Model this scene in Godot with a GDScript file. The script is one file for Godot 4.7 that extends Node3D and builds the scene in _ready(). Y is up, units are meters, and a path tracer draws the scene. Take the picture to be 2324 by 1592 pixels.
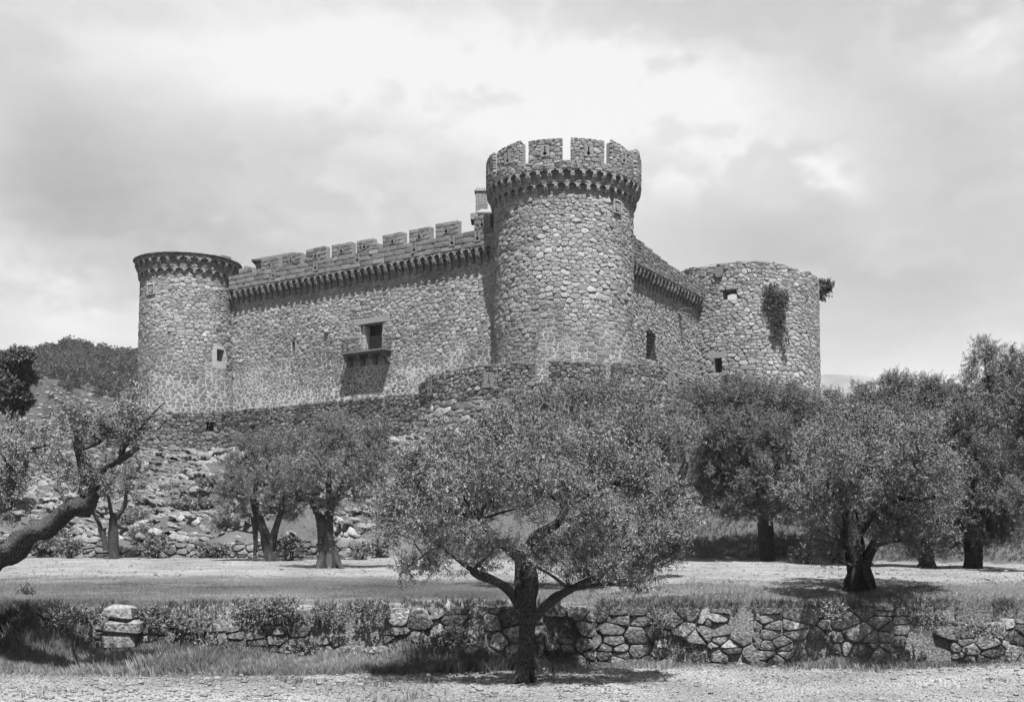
extends Node3D
# The castle on its hill behind olive terraces. Pixels (u, v) are those of the photograph scaled to 2324 x 1592;
# a pixel gives a direction only, distances come from the ground, the walls or the size of the thing.

const F := 2600.0
const CU := 1162.0
const HZ := 1225.0
const EYE := 2.7
const ASP := 1.55

var rng := RandomNumberGenerator.new()
var nz := FastNoiseLite.new()
var nz2 := FastNoiseLite.new()
var M := {}
var P1 := Vector3(-1.6, 0, -88.7)
var P2 := Vector3(-25.6, 0, -105.0)
var Q1 := Vector3(10.1, 0, -94.9)
var dL := Vector3.ZERO
var nL := Vector3.ZERO
var dR := Vector3(0.5, 0, -0.866)
var nR := Vector3(0.866, 0, 0.5)
var K := Vector3(3.96, 0, -88.0)
var LT := Vector3(-29.96, 0, -106.0)
var RT := Vector3(22.75, 0, -113.0)
var sprig: ArrayMesh
var sprig_b: ArrayMesh
var sprig_f: ArrayMesh
var tuft: ArrayMesh
var clod: ArrayMesh

# ------------------------------------------------------------------ helpers
func px(u: float, v: float, d: float) -> Vector3:
	return Vector3((u - CU) / F * d, EYE + (HZ - v) / F * d, -d)

func rf(a: float, b: float) -> float:
	return rng.randf_range(a, b)

func thing(called: String, label: String, category: String, at := Vector3.ZERO, group := "", kind := "") -> Node3D:
	var o := Node3D.new()
	o.name = called
	o.position = at
	add_child(o, true)
	tag(o, label, category, group, kind)
	return o

func tag(o: Node, label: String, category := "", group := "", kind := "") -> void:
	if label: o.set_meta("label", label)
	if category: o.set_meta("category", category)
	if group: o.set_meta("group", group)
	if kind: o.set_meta("kind", kind)

func put(called: String, mesh: Mesh, m: Material, parent: Node, kind := "") -> MeshInstance3D:
	var o := MeshInstance3D.new()
	o.name = called
	o.mesh = mesh
	o.material_override = m
	o.cast_shadow = GeometryInstance3D.SHADOW_CASTING_SETTING_ON
	if kind: o.set_meta("kind", kind)
	parent.add_child(o, true)
	return o

func mesh_of(v: PackedVector3Array, idx: PackedInt32Array, n := PackedVector3Array(), c := PackedColorArray()) -> ArrayMesh:
	var a := []
	a.resize(Mesh.ARRAY_MAX)
	if n.size() == v.size():                            # faces wind to agree with their normals
		for q in range(0, idx.size(), 3):
			var p := v[idx[q]]
			if (v[idx[q + 2]] - p).cross(v[idx[q + 1]] - p).dot(n[idx[q]] + n[idx[q + 1]] + n[idx[q + 2]]) < 0.0:
				var t := idx[q + 1]
				idx[q + 1] = idx[q + 2]
				idx[q + 2] = t
	a[Mesh.ARRAY_VERTEX] = v
	a[Mesh.ARRAY_INDEX] = idx
	if n.size() == v.size(): a[Mesh.ARRAY_NORMAL] = n
	if c.size() == v.size(): a[Mesh.ARRAY_COLOR] = c
	var m := ArrayMesh.new()
	m.add_surface_from_arrays(Mesh.PRIMITIVE_TRIANGLES, a)
	return m

func noise_image(sz: int, freq: float, oct: int, lo: float, hi: float, sd: int, cellular := false) -> Image:
	var f := FastNoiseLite.new()
	f.seed = sd
	f.frequency = freq
	f.fractal_octaves = oct
	f.fractal_gain = 0.6
	f.noise_type = FastNoiseLite.TYPE_CELLULAR if cellular else FastNoiseLite.TYPE_SIMPLEX_SMOOTH
	var im := f.get_seamless_image(sz, sz, false, false, 0.15, true)
	im.convert(Image.FORMAT_L8)
	var data := im.get_data()
	for i in data.size():
		var t := float(data[i]) / 255.0
		data[i] = int(clampf(lo + (hi - lo) * smoothstep(0.12, 0.88, t), 0, 1) * 255.0)
	return Image.create_from_data(sz, sz, false, Image.FORMAT_L8, data)

func surface(g: float, tex: Texture2D, per_m: float, rough := 1.0, nrm: Texture2D = null, nstr := 1.0, vcol := true) -> StandardMaterial3D:
	var m := StandardMaterial3D.new()
	var s := Color(g, g, g).linear_to_srgb()
	m.albedo_color = s
	m.vertex_color_use_as_albedo = vcol
	m.roughness = rough
	m.metallic_specular = 0.2
	if tex:
		m.albedo_texture = tex
		m.uv1_triplanar = true
		m.uv1_world_triplanar = true
		m.uv1_scale = Vector3.ONE * per_m
	if nrm:
		m.normal_enabled = true
		m.normal_texture = nrm
		m.normal_scale = nstr
	m.cull_mode = BaseMaterial3D.CULL_DISABLED
	return m

# geometry collector
class Geo:
	var v := PackedVector3Array()
	var i := PackedInt32Array()
	var n := PackedVector3Array()
	var c := PackedColorArray()
	func quad(a: Vector3, b: Vector3, cc: Vector3, d: Vector3, col := Color.WHITE) -> void:
		var nn := (b - a).cross(cc - a).normalized()
		var k := v.size()
		v.append_array([a, b, cc, d])
		n.append_array([nn, nn, nn, nn])
		c.append_array([col, col, col, col])
		i.append_array([k, k + 1, k + 2, k, k + 2, k + 3])
	func tri(a: Vector3, b: Vector3, cc: Vector3, col := Color.WHITE) -> void:
		var nn := (b - a).cross(cc - a).normalized()
		var k := v.size()
		v.append_array([a, b, cc])
		n.append_array([nn, nn, nn])
		c.append_array([col, col, col])
		i.append_array([k, k + 1, k + 2])
	func box(o: Vector3, x: Vector3, y: Vector3, z: Vector3, col := Color.WHITE) -> void:  # o corner, three edges
		quad(o, o + x, o + x + y, o + y, col)
		quad(o + z, o + z + y, o + z + x + y, o + z + x, col)
		quad(o, o + y, o + y + z, o + z, col)
		quad(o + x, o + x + z, o + x + y + z, o + x + y, col)
		quad(o, o + z, o + z + x, o + x, col)
		quad(o + y, o + y + x, o + y + x + z, o + y + z, col)

func geo_mesh(g: Geo) -> ArrayMesh:
	return mesh_of(g.v, g.i, g.n, g.c)

func gray(t: float) -> Color:
	return Color(t, t, t)

# bevelled block with slightly uneven corners; x, y, z are full edge vectors from the corner o
func block(o: Vector3, x: Vector3, y: Vector3, z: Vector3, bev: float, wob: float, tone: float) -> ArrayMesh:
	var g := Geo.new()
	var col := gray(tone)
	var c := o + (x + y + z) * 0.5
	var ax := [x * 0.5, y * 0.5, z * 0.5]
	var un := [x.normalized(), y.normalized(), z.normalized()]
	var ln := [x.length() * 0.5, y.length() * 0.5, z.length() * 0.5]
	var jit := {}
	var pts := {}
	for sx in [-1, 1]:
		for sy in [-1, 1]:
			for sz in [-1, 1]:
				var s := Vector3i(sx, sy, sz)
				jit[s] = Vector3(rf(-wob, wob), rf(-wob, wob), rf(-wob, wob))
				for k in 3:
					var e := Vector3.ZERO
					var sg := [sx, sy, sz]
					for q in 3:
						var l: float = ln[q] - (0.0 if q == k else minf(bev, ln[q] * 0.4))
						e += (un[q] as Vector3) * (l * float(sg[q]))
					pts[[s, k]] = c + e + (jit[s] as Vector3)
	for k in 3:
		var p := (k + 1) % 3
		var r := (k + 2) % 3
		for sk in [-1, 1]:
			var q := []
			for pr in [[-1, -1], [1, -1], [1, 1], [-1, 1]]:
				var s := Vector3i.ZERO
				s[k] = sk
				s[p] = pr[0]
				s[r] = pr[1]
				q.append(pts[[s, k]])
			g.quad(q[0], q[1], q[2], q[3], col)
		for a in [-1, 1]:
			for b in [-1, 1]:
				var s0 := Vector3i.ZERO
				var s1 := Vector3i.ZERO
				s0[k] = -1
				s1[k] = 1
				s0[p] = a
				s1[p] = a
				s0[r] = b
				s1[r] = b
				g.quad(pts[[s0, p]], pts[[s1, p]], pts[[s1, r]], pts[[s0, r]], col)
	for s in jit:
		g.tri(pts[[s, 0]], pts[[s, 1]], pts[[s, 2]], col)
	return geo_mesh(g)

# extrude a simple polygon (points in the plane of ex, ey) along ez by depth
func extrude(poly: PackedVector2Array, o: Vector3, ex: Vector3, ey: Vector3, ez: Vector3, depth: float, tone: float) -> ArrayMesh:
	var g := Geo.new()
	var col := gray(tone)
	var t := Geometry2D.triangulate_polygon(poly)
	for side in 2:
		var off := ez * (depth * side)
		for q in range(0, t.size(), 3):
			var a := poly[t[q]]
			var b := poly[t[q + 1]]
			var c := poly[t[q + 2]]
			g.tri(o + ex * a.x + ey * a.y + off, o + ex * b.x + ey * b.y + off, o + ex * c.x + ey * c.y + off, col)
	for q in poly.size():
		var a := poly[q]
		var b := poly[(q + 1) % poly.size()]
		var pa := o + ex * a.x + ey * a.y
		var pb := o + ex * b.x + ey * b.y
		g.quad(pa, pb, pb + ez * depth, pa + ez * depth, col)
	return geo_mesh(g)

# ------------------------------------------------------------------ maps from wall coordinates (s along, y up, h out) to the world
func plane_map(o: Vector3, dir: Vector3, n: Vector3) -> Callable:
	return func(s: float, y: float, h: float) -> Vector3: return Vector3(o.x + dir.x * s + n.x * h, y, o.z + dir.z * s + n.z * h)

func cyl_map(c: Vector3, R: float, batter := 0.0, ytop := 0.0) -> Callable:
	return func(s: float, y: float, h: float) -> Vector3:
		var a := s / R
		var r := R + h + batter * (ytop - y)
		return Vector3(c.x + sin(a) * r, y, c.z + cos(a) * r)

func on_plane(u: float, v: float, o: Vector3, dir: Vector3, n: Vector3) -> Vector2:
	var r := Vector3((u - CU) / F, (HZ - v) / F, -1.0)
	var e := Vector3(0, EYE, 0)
	var oo := Vector3(o.x, EYE, o.z)
	var t := (oo - e).dot(n) / r.dot(n)
	var p := e + r * t
	return Vector2((p - oo).dot(dir), p.y)

func on_cyl(u: float, v: float, c: Vector3, R: float) -> Vector2:
	var r := Vector2((u - CU) / F, -1.0)
	var o := -Vector2(c.x, c.z)
	var A := r.dot(r)
	var B := 2.0 * o.dot(r)
	var D := maxf(B * B - 4.0 * A * (o.dot(o) - R * R), 0.0)
	var t := (-B - sqrt(D)) / (2.0 * A)
	var p := r * t + o
	return Vector2(atan2(p.x, p.y) * R, EYE + (HZ - v) / F * t)

# ------------------------------------------------------------------ masonry
func clip(poly: PackedVector2Array, n: Vector2, k: float) -> PackedVector2Array:   # keep n.p <= k
	var out := PackedVector2Array()
	var c := poly.size()
	for i in c:
		var a := poly[i]
		var b := poly[(i + 1) % c]
		var da := n.dot(a) - k
		var db := n.dot(b) - k
		if da <= 0.0: out.append(a)
		if (da < 0.0 and db > 0.0) or (da > 0.0 and db < 0.0):
			out.append(a.lerp(b, da / (da - db)))
	return out

func chaikin(p: PackedVector2Array) -> PackedVector2Array:
	var k0 := rf(0.05, 0.2)
	var out := PackedVector2Array()
	var c := p.size()
	for i in c:
		var a := p[i]
		var b := p[(i + 1) % c]
		if a.distance_to(b) < 0.09:
			out.append(a.lerp(b, 0.5))
		else:
			out.append(a.lerp(b, k0))
			out.append(a.lerp(b, 1.0 - k0))
	return out

func area(p: PackedVector2Array) -> float:
	var s := 0.0
	for i in p.size():
		s += p[i].cross(p[(i + 1) % p.size()])
	return absf(s) * 0.5

# irregular stones filling a rectangle: jittered courses, then cells of a power diagram
func rubble(r: Array, w0: float, w1: float, h0: float, h1: float, gap, holes := [], jit := 0.34, top_clip = null, split := 0.24) -> Array:
	var rows := []
	var y: float = r[2] - rf(0, h0 * 0.5)
	while y < r[3]:
		var h := rf(h0, h1)
		var row := []
		var x: float = r[0] - rf(0, w1)
		while x < r[1] + 0.1:
			var w := rf(w0, w1) * (1.0 + 0.55 * nz.get_noise_2d(x * 9.0 + 300.0, y * 9.0))
			if rng.randf() < 0.22: w *= 0.5
			var hh := h
			if rng.randf() < split and h > h0 * 1.1:      # two thin stones one over the other
				row.append([Vector2(x + w * 0.5, y + h * 0.24), minf(w, h * 0.6) * 0.32])
				row.append([Vector2(x + w * 0.5 + rf(-0.05, 0.05), y + h * 0.76), minf(w, h * 0.6) * 0.32])
			else:
				row.append([Vector2(x + w * 0.5 + rf(-jit, jit) * w * 0.4, y + hh * 0.5 + rf(-jit, jit) * hh), minf(w, hh) * rf(0.25, 0.6)])
			x += w
		rows.append(row)
		y += h
	var out := []
	for row in rows:
		for st in row: st[0] = Vector2((st[0] as Vector2).x, (st[0] as Vector2).y * ASP)
	for ri in rows.size():
		for st in rows[ri]:
			var c: Vector2 = st[0]
			var wr: float = st[1]
			var gp: float = gap.call(c.x, c.y / ASP) if gap is Callable else gap
			var lim := 1.1 * w1
			var poly := PackedVector2Array([c + Vector2(-lim, -lim), c + Vector2(lim, -lim), c + Vector2(lim, lim), c + Vector2(-lim, lim)])
			for rj in range(maxi(0, ri - 2), mini(rows.size(), ri + 3)):
				for ot in rows[rj]:
					var q: Vector2 = ot[0]
					var dx := q.x - c.x
					if absf(dx) > 2.0 * w1 or (dx == 0.0 and q.y == c.y): continue
					var dv := q - c
					var l := dv.length()
					if l < 0.001: continue
					var wq: float = ot[1]
					var k := (l * l + wr * wr - wq * wq) / (2.0 * l) - gp * 0.5
					var n := dv / l
					poly = clip(poly, n, n.dot(c) + k)
					if poly.size() < 3: break
				if poly.size() < 3: break
			if poly.size() < 3: continue
			for q in poly.size(): poly[q] = Vector2(poly[q].x, poly[q].y / ASP)
			poly = clip(poly, Vector2(-1, 0), -(r[0] as float))
			poly = clip(poly, Vector2(1, 0), r[1])
			poly = clip(poly, Vector2(0, -1), -(r[2] as float))
			poly = clip(poly, Vector2(0, 1), r[3])
			if top_clip != null and poly.size() > 2:
				poly = clip(poly, top_clip[0], top_clip[1])
			if poly.size() < 3: continue
			var cc := Vector2.ZERO
			for p in poly: cc += p
			cc /= poly.size()
			var dead := false
			for hl in holes:
				if cc.x > hl[0] and cc.x < hl[1] and cc.y > hl[2] and cc.y < hl[3]:
					dead = true
					break
				# push the stone out of the hole on the side its centre lies
				var bx0 := 1e9
				var bx1 := -1e9
				var by0 := 1e9
				var by1 := -1e9
				for p in poly:
					bx0 = minf(bx0, p.x)
					bx1 = maxf(bx1, p.x)
					by0 = minf(by0, p.y)
					by1 = maxf(by1, p.y)
				if bx1 < hl[0] or bx0 > hl[1] or by1 < hl[2] or by0 > hl[3]: continue
				if cc.y >= hl[3]: poly = clip(poly, Vector2(0, -1), -(hl[3] as float))
				elif cc.y <= hl[2]: poly = clip(poly, Vector2(0, 1), hl[2])
				elif cc.x <= hl[0]: poly = clip(poly, Vector2(1, 0), hl[0])
				else: poly = clip(poly, Vector2(-1, 0), -(hl[1] as float))
				if poly.size() < 3:
					dead = true
					break
			if dead: continue
			var ar := area(poly)
			if ar < 0.006: continue
			cc = Vector2.ZERO
			for p in poly: cc += p
			cc /= poly.size()
			out.append({"p": chaikin(poly), "c": cc, "a": ar})
	return out

# squared blocks in courses
func ashlar(r: Array, w0: float, w1: float, course: float, gap: float, top_wob := 0.0) -> Array:
	var out := []
	var n := maxi(1, roundi((r[3] - r[2]) / course))
	var ch: float = (r[3] - r[2]) / n
	for i in n:
		var x: float = r[0] - rf(0, w0)
		var y0: float = r[2] + ch * i
		while x < r[1]:
			var w := rf(w0, w1)
			if r[1] - (x + w) < w0 * 0.5: w = r[1] - x
			var a := maxf(x, r[0])
			var b := minf(x + w, r[1])
			x += w
			if b - a < 0.12: continue
			var g := gap * 0.5
			var y1 := y0 + ch - g
			if i == n - 1: y1 -= rf(0, top_wob)
			var e := 0.018
			var p := PackedVector2Array([Vector2(a + g + rf(0, e), y0 + g + rf(0, e)), Vector2(b - g - rf(0, e), y0 + g + rf(0, e)), Vector2(b - g - rf(0, e), y1 - rf(0, e)), Vector2(a + g + rf(0, e), y1 - rf(0, e))])
			var q := PackedVector2Array()
			for k in 4:
				var c0 := p[k]
				q.append(c0.lerp(p[(k + 3) % 4], 0.05))
				q.append(c0.lerp(p[(k + 1) % 4], 0.05))
			out.append({"p": q, "c": (p[0] + p[2]) * 0.5, "a": (b - a) * ch})
	return out

# one stone as arrays appended to g; org is subtracted
func stone_geo(g: Geo, st: Dictionary, mp: Callable, proud: float, tone: float, org: Vector3, flat := 0.86, back := -0.16) -> void:
	var p: PackedVector2Array = st.p
	var c: Vector2 = st.c
	var n := p.size()
	var C: Vector3 = mp.call(c.x, c.y, 0.0)
	var N: Vector3 = ((mp.call(c.x, c.y, 0.5) as Vector3) - C).normalized()
	var X: Vector3 = ((mp.call(c.x + 0.1, c.y, 0.0) as Vector3) - C).normalized()
	var Y: Vector3 = ((mp.call(c.x, c.y + 0.1, 0.0) as Vector3) - C).normalized()
	C -= org
	var k := g.v.size()
	var tl := Vector2(rf(-0.22, 0.22), rf(-0.3, 0.2)) * minf(1.0, proud * 12.0)
	var pr := proud * rf(0.6, 1.35)
	var col := gray(tone)
	for i in n:
		var d := p[i] - c
		g.v.append(C + X * d.x + Y * d.y + N * back)
		g.n.append(((X * d.x + Y * d.y).normalized() + N * 0.3).normalized())
		g.c.append(col)
	for i in n:
		var d := (p[i] - c) * 0.985
		g.v.append(C + X * d.x + Y * d.y + N * (pr * 0.45 + (tl.x * d.x + tl.y * d.y) * 0.4))
		g.n.append(((X * d.x + Y * d.y).normalized() * 0.8 + N * 0.7).normalized())
		g.c.append(col)
	for i in n:
		var d := (p[i] - c) * (flat * rf(0.9, 1.05))
		g.v.append(C + X * d.x + Y * d.y + N * (pr + tl.x * d.x + tl.y * d.y + rf(-0.012, 0.012)))
		g.n.append((N * 1.0 + (X * d.x + Y * d.y).normalized() * 0.17 - X * tl.x - Y * tl.y).normalized())
		g.c.append(col)
	var ctr := g.v.size()
	g.v.append(C + N * (pr * 1.12))
	g.n.append((N - X * tl.x - Y * tl.y).normalized())
	g.c.append(col)
	for i in n:
		var j := (i + 1) % n
		g.i.append_array([k + i, k + n + i, k + j, k + j, k + n + i, k + n + j])
		g.i.append_array([k + n + i, k + 2 * n + i, k + n + j, k + n + j, k + 2 * n + i, k + 2 * n + j])
		g.i.append_array([k + 2 * n + i, ctr, k + 2 * n + j])

# the stones of one wall: those that show largest as parts of their own, the rest joined
func lay(parent: Node3D, stones: Array, mp: Callable, proud, tone: Callable, mat: Material, called := "stone", limit := 290, flat := 0.86, back := -0.16) -> void:
	var org := parent.global_position
	for st in stones:
		var C: Vector3 = mp.call(st.c.x, st.c.y, 0.0)
		var N: Vector3 = (mp.call(st.c.x, st.c.y, 0.5) as Vector3) - C
		var e := Vector3(0, EYE, 0) - C
		var f := N.normalized().dot(e.normalized())
		var u := CU + C.x / -C.z * F
		st["k"] = st.a * maxf(f, 0.0) / e.length_squared() * (1.0 if u > -20 and u < 2344 else 0.01)
	stones.sort_custom(func(a, b): return a.k > b.k)
	var rest := Geo.new()
	for i in stones.size():
		var st: Dictionary = stones[i]
		var pr: float = proud.call(st.c.x, st.c.y) if proud is Callable else proud
		var t: float = tone.call(st.c.x, st.c.y)
		if i < limit:
			var g := Geo.new()
			stone_geo(g, st, mp, pr, t, org, flat, back)
			put(called, geo_mesh(g), mat, parent)
		else:
			stone_geo(rest, st, mp, pr, t, org, flat, back)
	if rest.v.size() > 0:
		put("masonry", geo_mesh(rest), mat, parent, "stuff")

# the mortar and hearting behind the stones: a sheet with the openings left out
func core(mp: Callable, r: Array, step: float, holes: Array, depth: Callable, org: Vector3, tone := 0.5) -> ArrayMesh:
	var xs := []
	var ys := []
	var n := maxi(1, ceili((r[1] - r[0]) / step))
	for i in n + 1: xs.append(lerpf(r[0], r[1], float(i) / n))
	n = maxi(1, ceili((r[3] - r[2]) / step))
	for i in n + 1: ys.append(lerpf(r[2], r[3], float(i) / n))
	for h in holes:
		for k in 2:
			if h[k] > r[0] and h[k] < r[1]: xs.append(h[k])
			if h[k + 2] > r[2] and h[k + 2] < r[3]: ys.append(h[k + 2])
	xs.sort()
	ys.sort()
	var v := PackedVector3Array()
	var idx := PackedInt32Array()
	var nn := PackedVector3Array()
	var cc := PackedColorArray()
	for y in ys:
		for x in xs:
			var p: Vector3 = mp.call(x, y, depth.call(x, y))
			v.append(p - org)
			nn.append(((mp.call(x, y, 1.0) as Vector3) - (mp.call(x, y, 0.0) as Vector3)).normalized())
			cc.append(gray(tone * (1.0 + 0.25 * nz.get_noise_3d(p.x * 3.0, p.y * 3.0, p.z * 3.0))))
	var w := xs.size()
	for j in ys.size() - 1:
		for i in w - 1:
			var mx: float = (xs[i] + xs[i + 1]) * 0.5
			var my: float = (ys[j] + ys[j + 1]) * 0.5
			var skip := false
			for h in holes:
				if mx > h[0] and mx < h[1] and my > h[2] and my < h[3]: skip = true
			if skip: continue
			var k := j * w + i
			idx.append_array([k, k + w, k + 1, k + 1, k + w, k + w + 1])
	return mesh_of(v, idx, nn, cc)

# a straight or curved block of wall between s0..s1, y0..y1(s), from h_out back to h_in
func wall_box(mp: Callable, s0: float, s1: float, y0: float, y1: Callable, ho: float, hi: float, n: int, org: Vector3, tone: float, slots := []) -> ArrayMesh:
	var g := Geo.new()
	var x := s0
	slots.sort_custom(func(a, b): return a[0] < b[0])
	for sl in slots:                                    # [s, y, half width, half height]: a deep slot behind a loophole
		var a: float = sl[0] - sl[2]
		var b: float = sl[0] + sl[2]
		var yl: float = sl[1] - sl[3]
		var yh: float = sl[1] + sl[3]
		wall_piece(g, mp, x, a, y0, y1, ho, hi, maxi(1, n / (slots.size() + 1)), org, tone)
		wall_piece(g, mp, a, b, y0, func(_s): return yl, ho, hi, 1, org, tone)
		wall_piece(g, mp, a, b, yh, y1, ho, hi, 1, org, tone)
		wall_piece(g, mp, a, b, yl, func(_s): return yh, hi + 0.06, hi, 1, org, tone)
		x = b
	wall_piece(g, mp, x, s1, y0, y1, ho, hi, maxi(1, n / (slots.size() + 1)), org, tone)
	return geo_mesh(g)

func wall_piece(g: Geo, mp: Callable, s0: float, s1: float, y0: float, y1: Callable, ho: float, hi: float, n: int, org: Vector3, tone: float) -> void:
	var col := gray(tone)
	for i in n:
		var a := lerpf(s0, s1, float(i) / n)
		var b := lerpf(s0, s1, float(i + 1) / n)
		var ya: float = y1.call(a)
		var yb: float = y1.call(b)
		var q := func(s, y, h): return (mp.call(s, y, h) as Vector3) - org
		g.quad(q.call(a, y0, ho), q.call(b, y0, ho), q.call(b, yb, ho), q.call(a, ya, ho), col)
		g.quad(q.call(a, y0, hi), q.call(a, ya, hi), q.call(b, yb, hi), q.call(b, y0, hi), col)
		g.quad(q.call(a, ya, ho), q.call(b, yb, ho), q.call(b, yb, hi), q.call(a, ya, hi), col)
		g.quad(q.call(a, y0, ho), q.call(a, y0, hi), q.call(b, y0, hi), q.call(b, y0, ho), col)
		if i == 0: g.quad(q.call(a, y0, ho), q.call(a, ya, ho), q.call(a, ya, hi), q.call(a, y0, hi), col)
		if i == n - 1: g.quad(q.call(b, y0, ho), q.call(b, y0, hi), q.call(b, yb, hi), q.call(b, yb, ho), col)

func punch(stones: Array, holes: Array) -> Array:      # cut rectangles out of laid stones
	var out := []
	for st in stones:
		var p: PackedVector2Array = st.p
		var c: Vector2 = st.c
		var dead := false
		for h in holes:
			var bb := Rect2(p[0], Vector2.ZERO)
			for q in p: bb = bb.expand(q)
			if not bb.intersects(Rect2(h[0], h[2], h[1] - h[0], h[3] - h[2])): continue
			var parts := [clip(p, Vector2(1, 0), h[0]), clip(p, Vector2(-1, 0), -(h[1] as float)), clip(p, Vector2(0, 1), h[2]), clip(p, Vector2(0, -1), -(h[3] as float))]
			var best := 0.0
			var keep := PackedVector2Array()
			for q in parts:
				if q.size() > 2 and area(q) > best:
					best = area(q)
					keep = q
			if best < 0.02:
				dead = true
				break
			p = keep
		if dead: continue
		c = Vector2.ZERO
		for q in p: c += q
		out.append({"p": p, "c": c / p.size(), "a": area(p)})
	return out

# the sides, sill and head of an opening in a thick wall
func reveal(mp: Callable, h: Array, ho: float, hi: float, org: Vector3, tone: float) -> ArrayMesh:
	var g := Geo.new()
	var col := gray(tone)
	var q := func(s, y, d): return (mp.call(s, y, d) as Vector3) - org
	g.quad(q.call(h[0], h[2], ho), q.call(h[0], h[3], ho), q.call(h[0], h[3], hi), q.call(h[0], h[2], hi), col)
	g.quad(q.call(h[1], h[2], ho), q.call(h[1], h[2], hi), q.call(h[1], h[3], hi), q.call(h[1], h[3], ho), col)
	g.quad(q.call(h[0], h[2], ho), q.call(h[0], h[2], hi), q.call(h[1], h[2], hi), q.call(h[1], h[2], ho), col)
	g.quad(q.call(h[0], h[3], ho), q.call(h[1], h[3], ho), q.call(h[1], h[3], hi), q.call(h[0], h[3], hi), col)
	return geo_mesh(g)

func window(parent: Node3D, called: String, mp: Callable, h: Array, ho: float, depth: float, tone: float) -> Node3D:
	var org := parent.global_position
	var w := Node3D.new()
	w.name = called
	parent.add_child(w, true)
	put("reveal", reveal(mp, h, ho, ho - depth, org, tone), M.stone, w)
	# the closed room behind: a front wall with the opening in it, sides, floor, ceiling and back
	var r := [h[0] - 1.2, h[1] + 1.2, h[2] - 0.5, h[3] + 0.6]
	var bk := -depth - 2.4
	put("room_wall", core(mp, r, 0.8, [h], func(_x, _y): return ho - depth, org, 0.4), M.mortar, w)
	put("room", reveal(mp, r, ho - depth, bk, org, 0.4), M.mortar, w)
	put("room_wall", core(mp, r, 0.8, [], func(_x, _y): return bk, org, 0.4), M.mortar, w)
	return w

# a dressed stone (lintel, jamb, sill) standing proud on a wall
func dressed(parent: Node, called: String, mp: Callable, h: Array, ho: float, tone: float, bev := 0.03) -> void:
	var org := (parent as Node3D).global_position
	var o: Vector3 = mp.call(h[0], h[2], -0.2)
	var x := (mp.call(h[1], h[2], -0.2) as Vector3) - o
	var z := (mp.call(h[0], h[2], ho) as Vector3) - o
	put(called, block(o - org, x, Vector3(0, h[3] - h[2], 0), z, bev, 0.012, tone), M.stone, parent)

# a slab with a keyhole loop, in two halves that leave the slit open
func loophole(parent: Node3D, mp: Callable, c: Vector2, w: float, h: float, ho: float, tone: float) -> void:
	var org := parent.global_position
	var o: Vector3 = mp.call(c.x, c.y, ho - 0.14)
	var ex := ((mp.call(c.x + 0.1, c.y, 0.0) as Vector3) - (mp.call(c.x, c.y, 0.0) as Vector3)).normalized()
	var ez := ((mp.call(c.x, c.y, 0.5) as Vector3) - (mp.call(c.x, c.y, 0.0) as Vector3)).normalized()
	var sl := 0.05
	var rr := 0.14
	var yb := -h * 0.22
	var node := Node3D.new()
	node.name = "loophole"
	parent.add_child(node, true)
	for sd in [-1.0, 1.0]:
		var p := PackedVector2Array()
		p.append(Vector2(sd * 0.001, -h * 0.5))
		p.append(Vector2(sd * w * 0.5, -h * 0.5))
		p.append(Vector2(sd * w * 0.5, h * 0.5))
		p.append(Vector2(sd * 0.001, h * 0.5))
		p.append(Vector2(sd * 0.001, h * 0.4))
		p.append(Vector2(sd * sl, h * 0.4))
		for k in 7:
			var a := lerpf(PI * 0.5 - 0.36, -PI * 0.5, k / 6.0)
			p.append(Vector2(sd * maxf(cos(a) * rr, 0.001), yb + sin(a) * rr))
		put("slab", extrude(p, o - org, ex, Vector3.UP, ez, 0.16, tone), M.stone, node)
	var g := Geo.new()
	var b := o - org - ez * 0.25
	g.quad(b - ex * w * 0.4 - Vector3.UP * h * 0.4, b + ex * w * 0.4 - Vector3.UP * h * 0.4, b + ex * w * 0.4 + Vector3.UP * h * 0.45, b - ex * w * 0.4 + Vector3.UP * h * 0.45)

# corbel: two rolls under a flat top; origin at the wall, top
func corbel_mesh(out: float, h: float, w: float, tone: float) -> ArrayMesh:
	var p := PackedVector2Array()
	p.append(Vector2(-0.3, 0))
	p.append(Vector2(out, 0))
	p.append(Vector2(out, -h * 0.16))
	for k in 5:
		var a := k / 4.0 * PI * 0.5
		p.append(Vector2(out * 0.5 + out * 0.5 * cos(a), -h * 0.16 - h * 0.3 * sin(a)))
	p.append(Vector2(out * 0.5, -h * 0.54))
	for k in 5:
		var a := k / 4.0 * PI * 0.5
		p.append(Vector2(out * 0.5 * cos(a), -h * 0.54 - h * 0.42 * sin(a)))
	p.append(Vector2(-0.3, -h))
	return extrude(p, Vector3(-w * 0.5, 0, 0), Vector3(0, 0, 1), Vector3.UP, Vector3(1, 0, 0), w, tone)

# plate with a trefoil arch cut out of its lower edge; origin bottom centre, faces +z
func trefoil_mesh(w: float, h: float, open: float, th: float, tone: float) -> ArrayMesh:
	var p := PackedVector2Array()
	p.append(Vector2(-w * 0.5, 0))
	p.append(Vector2(-w * 0.5, h))
	p.append(Vector2(w * 0.5, h))
	p.append(Vector2(w * 0.5, 0))
	var c := open * 0.5
	p.append(Vector2(c, 0))
	var hh := h * 0.8
	for q in [[0.62, 0.34, -0.7, 1.25], [0.0, 0.62, 0.25, 2.9], [-0.62, 0.34, 1.9, 3.8]]:
		for k in 5:
			var a := lerpf(q[2], q[3], k / 4.0)
			p.append(Vector2((q[0] as float) * c + cos(a) * c * 0.42, (q[1] as float) * hh + sin(a) * hh * 0.36))
	p.append(Vector2(-c, 0))
	return extrude(p, Vector3(0, 0, -th), Vector3(1, 0, 0), Vector3.UP, Vector3(0, 0, 1), th, tone)

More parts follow.
